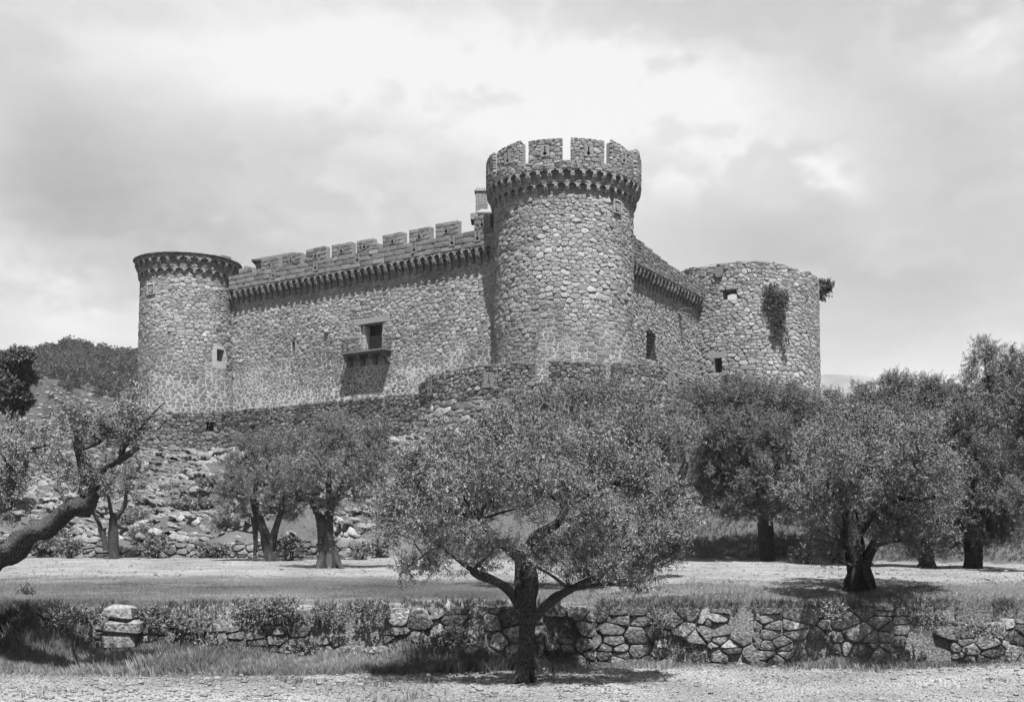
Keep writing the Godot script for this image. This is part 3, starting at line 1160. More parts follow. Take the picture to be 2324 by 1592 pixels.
func build_hills() -> void:
	# wooded hill beyond the castle
	var ridge := [[-900, 900], [-500, 850], [-250, 830], [-60, 812], [40, 818], [100, 798], [145, 792], [175, 797], [210, 812], [260, 818], [310, 808], [380, 822], [520, 850], [800, 900], [1300, 960], [1900, 990]]
	var rv := func(u: float) -> float:
		for i in ridge.size() - 1:
			if u <= ridge[i + 1][0]:
				return lerpf(ridge[i][1], ridge[i + 1][1], smoothstep(0, 1, clampf((u - ridge[i][0]) / float(ridge[i + 1][0] - ridge[i][0]), 0, 1)))
		return ridge[-1][1]
	var at := func(u: float, t: float) -> Vector3:
		var d := lerpf(170.0, 560.0, t)
		var v := lerpf(1130.0, rv.call(u) as float, pow(t, 0.62)) if t <= 1.0 else (rv.call(u) as float) + (t - 1.0) * 300.0
		var p := px(u, v, d)
		p.y += nz.get_noise_2d(p.x * 0.8, p.z * 0.8) * 5.0 * smoothstep(0.0, 0.2, t)
		return p
	var v := PackedVector3Array()
	var idx := PackedInt32Array()
	var cc := PackedColorArray()
	var nn := PackedVector3Array()
	var nu := 140
	var nt := 60
	for j in nt + 1:
		for i in nu + 1:
			var p: Vector3 = at.call(lerpf(-900, 1900, float(i) / nu), float(j) / nt * 1.3)
			v.append(p)
			nn.append(Vector3.ZERO)
			cc.append(gray(0.075 + 0.05 * nz.get_noise_2d(p.x * 1.5, p.z * 5.0) + 0.05 * nz2.get_noise_2d(p.x * 0.3, p.z * 1.0)))
	for j in nt:
		for i in nu:
			var k := j * (nu + 1) + i
			idx.append_array([k, k + 1, k + nu + 1, k + 1, k + nu + 2, k + nu + 1])
	for q in range(0, idx.size(), 3):
		var n := (v[idx[q + 2]] - v[idx[q]]).cross(v[idx[q + 1]] - v[idx[q]])
		if n.y < 0: n = -n
		for e in 3: nn[idx[q + e]] += n
	for q in nn.size(): nn[q] = nn[q].normalized()
	var o := put("hill", mesh_of(v, idx, nn, cc), M.hill, self, "structure")
	tag(o, "grassy hill with a wooded crest rising beyond the round tower")
	# trees of the wood: clumps of leaf faces, several shapes
	for kd in 2:
		var g := Geo.new()
		for k in 170:
			var dir := rand_dir()
			if dir.y < -0.35: continue
			var lump := 0.8 + 0.5 * nz.get_noise_3dv(dir * 50.0 + Vector3.ONE * kd * 40.0)
			var p := Vector3(dir.x * 0.5, dir.y * 0.5 + 0.55, dir.z * 0.5) * lump * pow(rng.randf(), 0.2)
			var a := rand_dir() * 0.11
			var b := rand_dir() * 0.11
			g.tri(p - a, p + a, p + b * 1.6, gray(rf(0.8, 1.2)))
		g.box(Vector3(-0.03, 0, -0.03), Vector3(0.06, 0, 0), Vector3(0, 0.4, 0), Vector3(0, 0, 0.06), gray(0.7))
		var xf := []
		var cols := []
		for k in 4200:
			var u := rf(-700, 900)
			var t := rf(0.5, 1.03)
			var edge: float = 0.64 + 0.05 * sin(u * 0.02) + 0.06 * nz.get_noise_2d(u * 0.5, 3.0)
			if u > 190: edge += 0.06
			if t < edge and rng.randf() < 0.985: continue
			var p: Vector3 = at.call(u, t)
			var s := rf(3.2, 6.0)
			xf.append(Transform3D(Basis(Vector3.UP, rf(0, TAU)).scaled(Vector3(s, s * rf(0.8, 1.2), s)), p - Vector3.UP * 0.3))
			cols.append(gray(rf(0.03, 0.06)))
		var f := multi("forest", geo_mesh(g), xf, cols, M.grass, self)
		tag(f, "dark wood covering the crest of the hill beyond the round tower" if kd == 0 else "scattered darker trees mixed into the wood on the hill", "forest")
	# low scrub dots on the open hillside
	var xs := []
	var cs := []
	for k in 2600:
		var p: Vector3 = at.call(rf(-300, 500), rf(0.02, 0.66))
		xs.append(Transform3D(Basis(Vector3.UP, rf(0, TAU)).scaled(Vector3.ONE * rf(0.8, 2.2)), p))
		cs.append(gray(rf(0.07, 0.2)))
	tag(multi("scrub", clod, xs, cs, M.grass, self), "low scrub dotted over the open hillside", "scrub")
	# far pale mountain
	var mv := PackedVector3Array()
	var mi := PackedInt32Array()
	var mc := PackedColorArray()
	var mr := [[1200, 1000], [1500, 940], [1700, 880], [1800, 860], [1875, 849], [1930, 850], [1985, 853], [2060, 868], [2200, 890], [2500, 930], [3000, 960]]
	for j in 31:
		for i in 121:
			var u := lerpf(1200, 3000, i / 120.0)
			var vv := 0.0
			for q in mr.size() - 1:
				if u <= mr[q + 1][0]:
					vv = lerpf(mr[q][1], mr[q + 1][1], (u - mr[q][0]) / float(mr[q + 1][0] - mr[q][0]))
					break
			var t := j / 30.0
			var p := px(u, lerpf(1215.0, vv, pow(t, 0.8)), lerpf(1700.0, 3200.0, t))
			p.y += (nz.get_noise_2d(p.x * 0.12, p.z * 0.12) * 70.0 + nz.get_noise_2d(p.x * 0.4, p.z * 0.4) * 18.0) * sin(t * PI)
			mv.append(p)
			mc.append(gray(0.15 + 0.12 * nz.get_noise_2d(p.x * 0.25, p.z * 0.25)))
	for j in 30:
		for i in 120:
			var k := j * 121 + i
			mi.append_array([k, k + 1, k + 121, k + 1, k + 122, k + 121])
	var mn := PackedVector3Array()
	mn.resize(mv.size())
	for q in range(0, mi.size(), 3):
		var n := (mv[mi[q + 2]] - mv[mi[q]]).cross(mv[mi[q + 1]] - mv[mi[q]])
		if n.y < 0: n = -n
		for e in 3: mn[mi[q + e]] += n
	for q in mn.size(): mn[q] = mn[q].normalized()
	o = put("mountain", mesh_of(mv, mi, mn, mc), M.far.duplicate(), self, "structure")
	o.material_override.albedo_color = Color.WHITE
	o.material_override.vertex_color_use_as_albedo = true
	tag(o, "pale bare mountain far beyond the ruined tower")

# how far the joints are filled with pale lime: 1 flush, 0 deep and dark
func pointing(y: float, x: float, lo: float, hi: float) -> float:
	return clampf(smoothstep(hi, lo, y + nz.get_noise_2d(x * 7.0, y * 9.0) * 3.6), 0, 1)

func build_left_curtain() -> void:
	var base := P1 + dL * 14.0
	base.y = 10.0
	var w := thing("curtain_wall", "long rubble castle wall with crenellated parapet, balcony and toothed machicolation", "wall", base)
	var org := w.global_position
	var mp := plane_map(P1, dL, nL)
	var yc := EYE + 22.35                               # top of the corbels
	var door0 := on_plane(869, 795, P1, dL, nL)
	var door1 := on_plane(818, 737, P1, dL, nL)
	var door := [door0.x, door1.x, door0.y, door1.y]
	var sl0 := on_plane(669, 809, P1, dL, nL)
	var sl1 := on_plane(662, 775, P1, dL, nL)
	var slit := [sl0.x, sl1.x, sl0.y, sl1.y]
	var s1 := 28.6
	var deep := func(x, y): return lerpf(-0.04, 0.016, pointing(y, x, 16.0, 21.0)) + 0.012 * nz.get_noise_2d(x * 30, y * 30)
	put("wall_core", core(mp, [-3.0, s1 + 3.0, 9.0, yc + 0.3], 0.45, [door, slit], deep, org, 0.64), M.mortar, w)
	var lint := [door[0] - 0.75, door[1] + 0.75, door[3], door[3] + 0.5]
	var stones := rubble([-2.0, s1 + 1.0, 9.5, yc - 0.1], 0.24, 0.86, 0.16, 0.42, func(x, y): return lerpf(0.016, 0.05, pointing(y, x, 16.0, 21.0)), [door, slit, lint])
	lay(w, stones, mp, func(x, y): return lerpf(0.055, 0.024, pointing(y, x, 16.0, 21.0)), func(x, y): return clampf(lerpf(0.39, 0.3, pointing(y, x, 16.0, 21.0)) + rng.randfn(0, 0.05) + 0.12 * nz.get_noise_2d(x * 4, y * 5), 0.12, 0.6), M.stone)
	# machicolation and parapet
	var ov := 0.6
	machicolation(w, mp, -2.6, s1 + 0.3, 44, yc, ov, 0.95, 0.42, 0.3, 0.27)
	var pm := plane_map(P1 + nL * ov, dL, nL)
	var pb := yc + 0.42
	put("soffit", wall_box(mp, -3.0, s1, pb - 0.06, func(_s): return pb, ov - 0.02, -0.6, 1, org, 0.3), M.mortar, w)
	var ycr := EYE + 24.02
	var slots := []
	var punched := []
	for q in [[811, 615], [1026, 563], [940, 583], [1084, 551], [716, 637], [620, 657]]:
		var c := on_plane(q[0], q[1], P1 + nL * ov, dL, nL)
		slots.append([c.x, pb + 0.75, 0.18, 0.38])
		punched.append([c.x - 0.28, c.x + 0.28, pb + 0.32, pb + 1.18])
	put("parapet_core", wall_box(pm, -3.0, s1 + 0.3, pb - 0.02, func(_s): return ycr - 0.03, -0.03, -0.62, 1, org, 0.36, slots), M.mortar, w)
	var ptone := func(x, y): return clampf(0.26 + rng.randfn(0, 0.035) + 0.04 * nz.get_noise_2d(x * 3, y * 3), 0.14, 0.4)
	var ps := punch(ashlar([-3.0, s1 + 0.3, pb, ycr], 0.6, 1.35, 0.36, 0.02), punched)
	var mer := [[1076, 1110, 488], [988, 1035, 510], [928, 972, 524], [868, 911, 537], [809, 843, 552], [752, 795, 562], [694, 736, 573], [640, 678, 587], [592, 628, 596], [541, 568, 608]]
	for m in mer:
		var a := on_plane(m[1], m[2], P1 + nL * ov, dL, nL)
		var b := on_plane(m[0], m[2], P1 + nL * ov, dL, nL)
		var top := EYE + rf(24.98, 25.14)
		if m[0] == 541: top = EYE + 24.55
		var lo := a.x - 0.12
		var r := [lo, b.x, ycr, top]
		var mw := Node3D.new()
		mw.name = "merlon"
		w.add_child(mw, true)
		put("merlon_core", wall_box(pm, r[0] + 0.03, r[1] - 0.03, ycr - 0.03, func(_s): return top - 0.05, -0.03, -0.6, 2, org, 0.36, [[(r[0] + r[1]) * 0.5, ycr + 0.42, 0.16, 0.24]]), M.mortar, mw)
		var lc := Vector2((r[0] + r[1]) * 0.5, ycr + 0.42)
		var ms := punch(ashlar(r, 0.55, 1.2, 0.38, 0.02, 0.07), [[lc.x - 0.25, lc.x + 0.25, lc.y - 0.26, lc.y + 0.26]] if m[0] != 541 else [])
		if m[0] == 809:
			ms.append_array(ashlar([r[0] - 0.62, r[0], ycr, ycr + 0.5], 0.3, 0.6, 0.25, 0.02, 0.08))
			put("merlon_core", wall_box(pm, r[0] - 0.6, r[0] + 0.03, ycr - 0.03, func(_s): return ycr + 0.42, -0.03, -0.6, 1, org, 0.36), M.mortar, mw)
		lay(mw, ms, pm, 0.03, ptone, M.stone, "block", 60, 0.9, -0.1)
		if m[0] != 541: loophole(w, pm, lc, 0.5, 0.52, 0.04, 0.27)
	lay(w, ps, pm, 0.03, ptone, M.stone, "block", 260, 0.9, -0.1)
	for q in slots: loophole(w, pm, Vector2(q[0], q[1]), 0.56, 0.86, 0.04, 0.27)
	# balcony door
	var dn := window(w, "balcony_door", mp, door, -0.05, 0.9, 0.4)
	dressed(dn, "lintel", mp, lint, 0.06, 0.37)
	for sd in 2:
		var jx: float = door[0] - 0.02 if sd == 0 else door[1] - 0.3
		dressed(dn, "jamb", mp, [jx - (0.0 if sd == 0 else 0.0), jx + 0.32, door[2] - 0.1, door[3] - 0.02], -0.3 + 0.02 * sd, 0.62, 0.015)
	var leafm := put("door_leaf", block(Vector3.ZERO, Vector3(0.06, 0, 0), Vector3(0, door[3] - door[2] - 0.12, 0), Vector3(0, 0, 0.5), 0.01, 0.0, 0.6), M.stone, dn)
	leafm.transform = Transform3D(Basis(-dL, Vector3.UP, nL), (mp.call(door[1] - 0.34, door[2] + 0.02, -0.72) as Vector3) - org)
	# balcony
	var bal := Node3D.new()
	bal.name = "balcony"
	w.add_child(bal, true)
	var bs0: float = door[0] - 1.0
	var bs1: float = door[1] + 1.35
	var by: float = door[2] - 0.02
	var out := 1.05
	var ob: Vector3 = mp.call(bs0, by - 0.14, -0.1)
	put("slab", block(ob - org, dL * (bs1 - bs0), Vector3(0, 0.14, 0), nL * (out + 0.1), 0.02, 0.008, 0.2), M.stone, bal)
	ob = mp.call(bs0 + 0.12, by - 0.3, -0.1)
	put("slab_moulding", block(ob - org, dL * (bs1 - bs0 - 0.24), Vector3(0, 0.155, 0), nL * (out - 0.05), 0.03, 0.008, 0.2), M.stone, bal)
	for k in 4:
		var bx := lerpf(bs0 + 0.35, bs1 - 0.35, k / 3.0)
		var cb := put("bracket", corbel_mesh(0.8, 0.85, 0.38, 0.2), M.stone, bal)
		cb.transform = frame_at(mp, bx, by - 0.28, 0.0, org)
	var bar := BoxMesh.new()
	bar.size = Vector3(0.034, 1.05, 0.034)
	var nb := 30
	for k in nb + 1:
		var o := put("baluster", bar, M.iron, bal)
		o.position = (mp.call(lerpf(bs0 + 0.06, bs1 - 0.06, float(k) / nb), by + 0.52, out - 0.08) as Vector3) - org
	for sd in 2:
		for k in 7:
			var o := put("baluster", bar, M.iron, bal)
			o.position = (mp.call(bs0 + 0.06 if sd == 0 else bs1 - 0.06, by + 0.52, lerpf(0.06, out - 0.2, k / 6.0)) as Vector3) - org
	for hy in [0.06, 1.05]:
		var g := Geo.new()
		var a: Vector3 = mp.call(bs0 + 0.04, by + hy, 0.0) - org
		g.box(a + nL * (out - 0.1), dL * (bs1 - bs0 - 0.08), Vector3(0, 0.035, 0), nL * 0.04)
		g.box(a, dL * 0.04, Vector3(0, 0.035, 0), nL * (out - 0.1))
		g.box(a + dL * (bs1 - bs0 - 0.12), dL * 0.04, Vector3(0, 0.035, 0), nL * (out - 0.1))
		put("handrail" if hy > 0.5 else "bottom_rail", geo_mesh(g), M.iron, bal)
	var sw := window(w, "slit_window", mp, slit, -0.04, 0.9, 0.3)
	dressed(sw, "jamb", mp, [slit[0] - 0.3, slit[0], slit[2] - 0.1, slit[3] + 0.1], 0.05, 0.34)
	var boss := SphereMesh.new()
	boss.radius = 0.26
	boss.height = 0.5
	var bc := on_plane(933, 951, P1, dL, nL)
	bc = on_plane(742, 753, P1, dL, nL)
	for q in [[932, 950], [742, 753]]:
		if q[1] > 900: continue
		bc = on_plane(q[0], q[1], P1, dL, nL)
		var o := put("stone_ball", boss, M.knob, w)
		o.position = (mp.call(bc.x, bc.y, 0.02) as Vector3) - org

func build_right_curtain() -> void:
	var base := Q1 + dR * 5.0
	base.y = 10.0
	var w := thing("curtain_wall", "short shaded castle wall with grilled window joining the ruined tower", "wall", base)
	var org := w.global_position
	var mp := plane_map(Q1, dR, nR)
	var yc := EYE + 22.25
	var g0 := on_plane(1466, 812, Q1, dR, nR)
	var g1 := on_plane(1487, 752, Q1, dR, nR)
	var win := [g0.x, g1.x, EYE + 15.4, EYE + 17.75]
	var s0 := -6.0
	var s1 := 14.6
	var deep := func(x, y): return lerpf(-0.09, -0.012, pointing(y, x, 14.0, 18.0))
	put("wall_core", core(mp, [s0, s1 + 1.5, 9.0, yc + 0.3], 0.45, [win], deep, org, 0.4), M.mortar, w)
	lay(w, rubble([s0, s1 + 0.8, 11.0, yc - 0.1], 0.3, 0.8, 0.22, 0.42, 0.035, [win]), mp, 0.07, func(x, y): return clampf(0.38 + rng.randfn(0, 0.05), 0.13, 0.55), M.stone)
	var ov := 0.6
	machicolation(w, mp, s0, s1 + 0.1, 27, yc, ov, 1.0, 0.42, 0.3, 0.27)
	var pb := yc + 0.42
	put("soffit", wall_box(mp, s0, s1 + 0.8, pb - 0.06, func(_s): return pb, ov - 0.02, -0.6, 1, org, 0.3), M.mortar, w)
	var pm := plane_map(Q1 + nR * ov, dR, nR)
	var top := func(s): return EYE + lerpf(24.0, 24.9, smoothstep(8.0, -4.0, s)) + 0.12 * nz.get_noise_1d(s * 30.0)
	put("parapet_core", wall_box(pm, s0, s1 + 0.6, pb - 0.02, func(s): return (top.call(s) as float) - 0.08, -0.04, -0.7, 24, org, 0.36), M.mortar, w)
	var st := []
	var x := s0
	while x < s1 + 0.6:
		var e := minf(x + 1.7, s1 + 0.6)
		st.append_array(rubble([x, e, pb, top.call((x + e) * 0.5)], 0.3, 0.85, 0.22, 0.4, 0.03))
		x = e
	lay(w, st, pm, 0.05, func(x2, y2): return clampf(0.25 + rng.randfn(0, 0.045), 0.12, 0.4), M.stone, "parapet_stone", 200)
	var wn := window(w, "grilled_window", mp, win, -0.05, 0.8, 0.36)
	var bg := BoxMesh.new()
	bg.size = Vector3(0.04, win[3] - win[2], 0.04)
	var hb := BoxMesh.new()
	hb.size = Vector3(win[1] - win[0], 0.04, 0.05)
	for k in 5:
		var o := put("bar", bg, M.iron, wn)
		o.position = (mp.call(lerpf(win[0], win[1], (k + 0.5) / 5.0), (win[2] + win[3]) * 0.5, 0.0) as Vector3) - org
	for k in 7:
		var o := put("bar", hb, M.iron, wn)
		o.transform = Transform3D(Basis(dR, Vector3.UP, nR), (mp.call((win[0] + win[1]) * 0.5, lerpf(win[2], win[3], (k + 0.5) / 7.0), 0.03) as Vector3) - org)
	# a bare fig branch growing from the wall under the corbels
	var g := Geo.new()
	var r0: Vector3 = mp.call(9.6, EYE + 20.6, 0.0)
	for k in 9:
		var q := r0 + nR * rf(0.7, 1.5) + dR * rf(0.2, 3.0) + Vector3.UP * rf(-1.6, 0.2)
		tube(g, [r0, r0.lerp(q, 0.5) + rand_dir() * 0.2, q], [0.04, 0.028, 0.01], 4, 0.1, 0.45, r0)
	var fb := thing("bare_bush", "bare pale twigs sprouting from the wall under the corbels", "bush", r0)
	put("twigs", geo_mesh(g), M.bark, fb)

func build_keep() -> void:
	var w := thing("keep_tower", "tall round rubble tower with merlons and two rows of corbels", "tower", Vector3(K.x, 10.0, K.z))
	var org := w.global_position
	var R := 5.28
	var mp := cyl_map(K, R)
	var y1 := EYE + 25.46
	var y2 := EYE + 26.32
	var deep := func(x, y): return lerpf(-0.042, 0.016, pointing(y, x, 16.0, 21.0)) + 0.012 * nz.get_noise_2d(x * 30, y * 30)
	put("wall_core", core(mp, [-PI * R, PI * R, 9.0, y1 + 0.2], 0.45, [], deep, org, 0.64), M.mortar, w)
	var hs := 100.0 / 180.0 * PI * R
	var pl := on_cyl(1399, 470, K, R)
	var ph := [pl.x - 0.45, pl.x + 0.45, pl.y - 0.5, pl.y + 0.5]
	lay(w, rubble([-hs, hs, 12.5, y1 + 0.1], 0.26, 0.9, 0.17, 0.46, func(x, y): return lerpf(0.016, 0.045, pointing(y, x, 16.0, 21.0)), [ph]), mp, func(x, y): return lerpf(0.065, 0.024, pointing(y, x, 16.0, 21.0)), func(x, y): return clampf(lerpf(0.41, 0.33, pointing(y, x, 16.0, 21.0)) + rng.randfn(0, 0.05) + 0.12 * nz.get_noise_2d(x * 4, y * 5), 0.14, 0.6), M.stone)
	shield(w, mp, pl, 0.86, 1.0, 0.05, true, 0.36)
	# lower row
	var o1 := 0.31
	machicolation(w, mp, -PI * R * 0.72, PI * R * 0.72, 32, y1, o1, 0.56, 0.36, 0.32, 0.36)
	var R2 := R + o1
	var m2 := cyl_map(K, R2)
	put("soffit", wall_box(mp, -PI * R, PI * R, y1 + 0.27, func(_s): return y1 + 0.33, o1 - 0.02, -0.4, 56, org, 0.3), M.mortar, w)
	put("ring_core", core(m2, [-PI * R2, PI * R2, y1 + 0.34, y2 + 0.3], 0.45, [], func(_x, _y): return -0.03, org, 0.4), M.mortar, w)
	var h2 := PI * R2 * 0.6
	lay(w, rubble([-h2, h2, y1 + 0.34, y2 + 0.02], 0.3, 0.8, 0.25, 0.4, 0.03), m2, 0.03, func(x, y): return clampf(0.33 + rng.randfn(0, 0.05), 0.15, 0.5), M.stone, "ring_stone", 60)
	var o2 := 0.31
	machicolation(w, m2, -PI * R2 * 0.72 + 0.36, PI * R2 * 0.72 + 0.36, 32, y2, o2, 0.54, 0.38, 0.34, 0.38)
	var R3 := R2 + o2
	var m3 := cyl_map(K, R3)
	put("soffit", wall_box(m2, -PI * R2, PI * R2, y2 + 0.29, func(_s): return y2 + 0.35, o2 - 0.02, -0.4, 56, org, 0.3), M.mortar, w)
	var yb := y2 + 0.36
	var yk := EYE + 27.22
	put("parapet_core", wall_box(m3, -PI * R3, PI * R3, yb, func(_s): return yk - 0.04, -0.04, -0.7, 64, org, 0.4), M.mortar, w)
	var ptone := func(x, y): return clampf(0.34 + rng.randfn(0, 0.06) + 0.06 * nz.get_noise_2d(x * 5, y * 5), 0.15, 0.52)
	var h3 := PI * R3 * 0.56
	lay(w, rubble([-h3, h3, yb, yk], 0.3, 1.0, 0.22, 0.44, 0.03, [], 0.2), m3, 0.04, ptone, M.stone, "parapet_stone", 120)
	var deg := R3 * PI / 180.0
	for i in 12:
		var c := 15.0 + 30.6 * (i - 6)
		var a0 := (c - 12.4) * deg
		var a1 := (c + 12.4) * deg
		var hgt := EYE + rf(28.75, 28.95)
		var tl := 0.0
		if i == 4:
			tl = 0.02
			hgt += 0.1
		if i == 6: hgt -= 0.02
		var slope := 0.0
		if i == 4: slope = 0.1
		if i == 7: slope = -0.22
		if i == 8: slope = -0.3
		if i == 3: slope = 0.1
		var mid := (a0 + a1) * 0.5
		var topf := func(s): return hgt + slope * (s - mid) - 0.12 * absf(sin(s * 2.3 + i)) - 0.07
		var mw := Node3D.new()
		mw.name = "merlon"
		w.add_child(mw, true)
		var lh := Vector2(mid, yk + 0.72)
		put("merlon_core", wall_box(m3, a0 + 0.03, a1 - 0.03, yk - 0.04, topf, -0.04, -0.6, 10, org, 0.4, [[lh.x, lh.y, 0.18, 0.38]]), M.mortar, mw)
		if absf(c) < 105:
			var hole := [lh.x - 0.33, lh.x + 0.33, lh.y - 0.42, lh.y + 0.42]
			var ms := rubble([a0, a1, yk, hgt + 0.25], 0.25, 0.8, 0.17, 0.36, 0.03, [hole], 0.25, [Vector2(-slope, 1.0).normalized(), (hgt - slope * mid) / Vector2(-slope, 1.0).length()])
			lay(mw, ms, m3, 0.045, ptone, M.stone, "stone", 60)
			loophole(mw, m3, lh, 0.64, 0.84, 0.05, 0.34)
	var lw := on_cyl(1323, 461 * 0.8, K, R3)
	loophole(w, m3, Vector2(2.6 * deg * 2.2, yk - 0.28), 0.62, 0.55, 0.06, 0.32)

func build_left_tower() -> void:
	var w := thing("round_tower", "round rubble tower with flat cap, two corbel rows and plastered window", "tower", Vector3(LT.x, 10.0, LT.z))
	var org := w.global_position
	var R := 4.18
	var mp := cyl_map(LT, R, 0.03, EYE + 23.9)
	var y1 := EYE + 23.9
	var y2 := EYE + 24.86
	var wa := on_cyl(487, 818, LT, R + 0.25)
	var wb := on_cyl(503, 793, LT, R + 0.25)
	var win := [wa.x, wb.x, wa.y, wb.y]
	var deep := func(x, y): return lerpf(-0.042, 0.018, pointing(y, x, 16.0, 21.5)) + 0.012 * nz.get_noise_2d(x * 30, y * 30)
	put("wall_core", core(mp, [-PI * R, PI * R, 8.0, y1 + 0.2], 0.42, [win], deep, org, 0.66), M.mortar, w)
	var hs := 105.0 / 180.0 * PI * R
	var pl := on_cyl(344, 656, LT, R + 0.1)
	var ph := [pl.x - 0.5, pl.x + 0.5, pl.y - 0.5, pl.y + 0.5]
	var patch := [win[0] - 0.5, win[1] + 0.38, win[2] - 0.75, win[3] + 0.45]
	var stones := rubble([-hs, hs, 11.5, y1 + 0.1], 0.26, 0.95, 0.17, 0.46, func(x, y): return lerpf(0.016, 0.055, pointing(y, x, 16.0, 21.5)), [ph, win])
	var keepers := []
	for st in stones:
		var dx: float = (st.c.x - (patch[0] + patch[1]) * 0.5) / ((patch[1] - patch[0]) * 0.5)
		var dy: float = (st.c.y - (patch[2] + patch[3]) * 0.5) / ((patch[3] - patch[2]) * 0.5)
		if pow(absf(dx), 3.0) + pow(absf(dy), 3.0) > 0.85 + 0.2 * sin(st.c.x * 5.0): keepers.append(st)
	lay(w, keepers, mp, func(x, y): return lerpf(0.06, 0.024, pointing(y, x, 16.0, 21.5)), func(x, y): return clampf(lerpf(0.39, 0.3, pointing(y, x, 16.0, 21.5)) + rng.randfn(0, 0.05) + 0.12 * nz.get_noise_2d(x * 4, y * 5), 0.12, 0.6), M.stone)
	var wn := window(w, "window", mp, win, -0.03, 0.7, 0.5)
	# lime render left round the window
	var g := core(mp, patch, 0.16, [win], func(x, y):
		var dx: float = (x - (patch[0] + patch[1]) * 0.5) / ((patch[1] - patch[0]) * 0.5)
		var dy: float = (y - (patch[2] + patch[3]) * 0.5) / ((patch[3] - patch[2]) * 0.5)
		return 0.06 - 0.4 * maxf(0.0, pow(absf(dx), 3.0) + pow(absf(dy), 3.0) - 0.85 + 0.35 * nz.get_noise_2d(x * 20, y * 20)) + 0.02 * nz.get_noise_2d(x * 40, y * 40), org, 0.62)
	put("render_patch", g, M.mortar, wn)
	shield(w, mp, pl, 0.95, 1.0, 0.05, true, 0.36)
	var o1 := 0.26
	machicolation(w, mp, -PI * R * 0.75, PI * R * 0.75, 24, y1, o1, 0.54, 0.36, 0.32, 0.32)  # corbel band toned darker than the shaft: cap overhang shade put into its colour
	var R2 := R + o1
	var m2 := cyl_map(LT, R2)
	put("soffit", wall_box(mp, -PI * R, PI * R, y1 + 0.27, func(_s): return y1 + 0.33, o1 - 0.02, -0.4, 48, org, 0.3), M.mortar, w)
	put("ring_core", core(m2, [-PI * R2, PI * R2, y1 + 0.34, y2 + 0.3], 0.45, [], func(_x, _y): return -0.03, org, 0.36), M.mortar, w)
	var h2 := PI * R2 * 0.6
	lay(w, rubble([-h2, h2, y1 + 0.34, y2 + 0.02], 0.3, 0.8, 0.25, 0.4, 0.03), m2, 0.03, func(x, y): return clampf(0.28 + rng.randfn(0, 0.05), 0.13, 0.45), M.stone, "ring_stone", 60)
	var o2 := 0.26
	machicolation(w, m2, -PI * R2 * 0.75 + 0.4, PI * R2 * 0.75 + 0.4, 24, y2, o2, 0.48, 0.34, 0.34, 0.3)
	var R3 := R2 + o2
	var m3 := cyl_map(LT, R3)
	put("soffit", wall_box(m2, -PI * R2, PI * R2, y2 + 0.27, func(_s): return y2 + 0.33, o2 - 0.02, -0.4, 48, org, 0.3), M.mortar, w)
	var yb := y2 + 0.34
	var yt := EYE + 25.42
	put("cap_core", wall_box(m3, -PI * R3, PI * R3, yb, func(_s): return yt, -0.03, -0.9, 56, org, 0.32), M.mortar, w)
	var h3 := PI * R3 * 0.6
	lay(w, rubble([-h3, h3, yb, yt], 0.4, 1.0, 0.2, 0.3, 0.025), m3, 0.025, func(x, y): return clampf(0.25 + rng.randfn(0, 0.04), 0.13, 0.4), M.stone, "cap_stone", 60)
	# flat eave of slabs
	var n := 30
	for i in n:
		var a := TAU * i / n
		var ex := TAU * (R3 + 0.16) / n
		var t := frame_at(m3, a * R3, yt, 0.0, org)
		put("eave_slab", block(Vector3(-ex * 0.5 + 0.004, 0.0 + 0.01 * (i % 2), -0.9), Vector3(ex - 0.008, 0, 0), Vector3(0, 0.1, 0), Vector3(0, 0, 1.06 + rf(-0.05, 0.05)), 0.02, 0.012, rf(0.25, 0.4)), M.stone, w).transform = t
	var rm := CylinderMesh.new()
	rm.top_radius = 0.2
	rm.bottom_radius = R3 - 0.2
	rm.height = 0.5
	rm.radial_segments = 40
	put("roof", rm, M.tilewhite, w).position = Vector3(0, yt + 0.22 - 10.0, 0)
	var cp := put("coping_stone", block(Vector3.ZERO, Vector3(1.1, 0, 0), Vector3(0, 0.16, 0), Vector3(0, 0, 0.4), 0.03, 0.02, 0.2), M.stone, w)
	cp.transform = frame_at(m3, 0.95 * R3, yt + 0.13, -0.45, org)

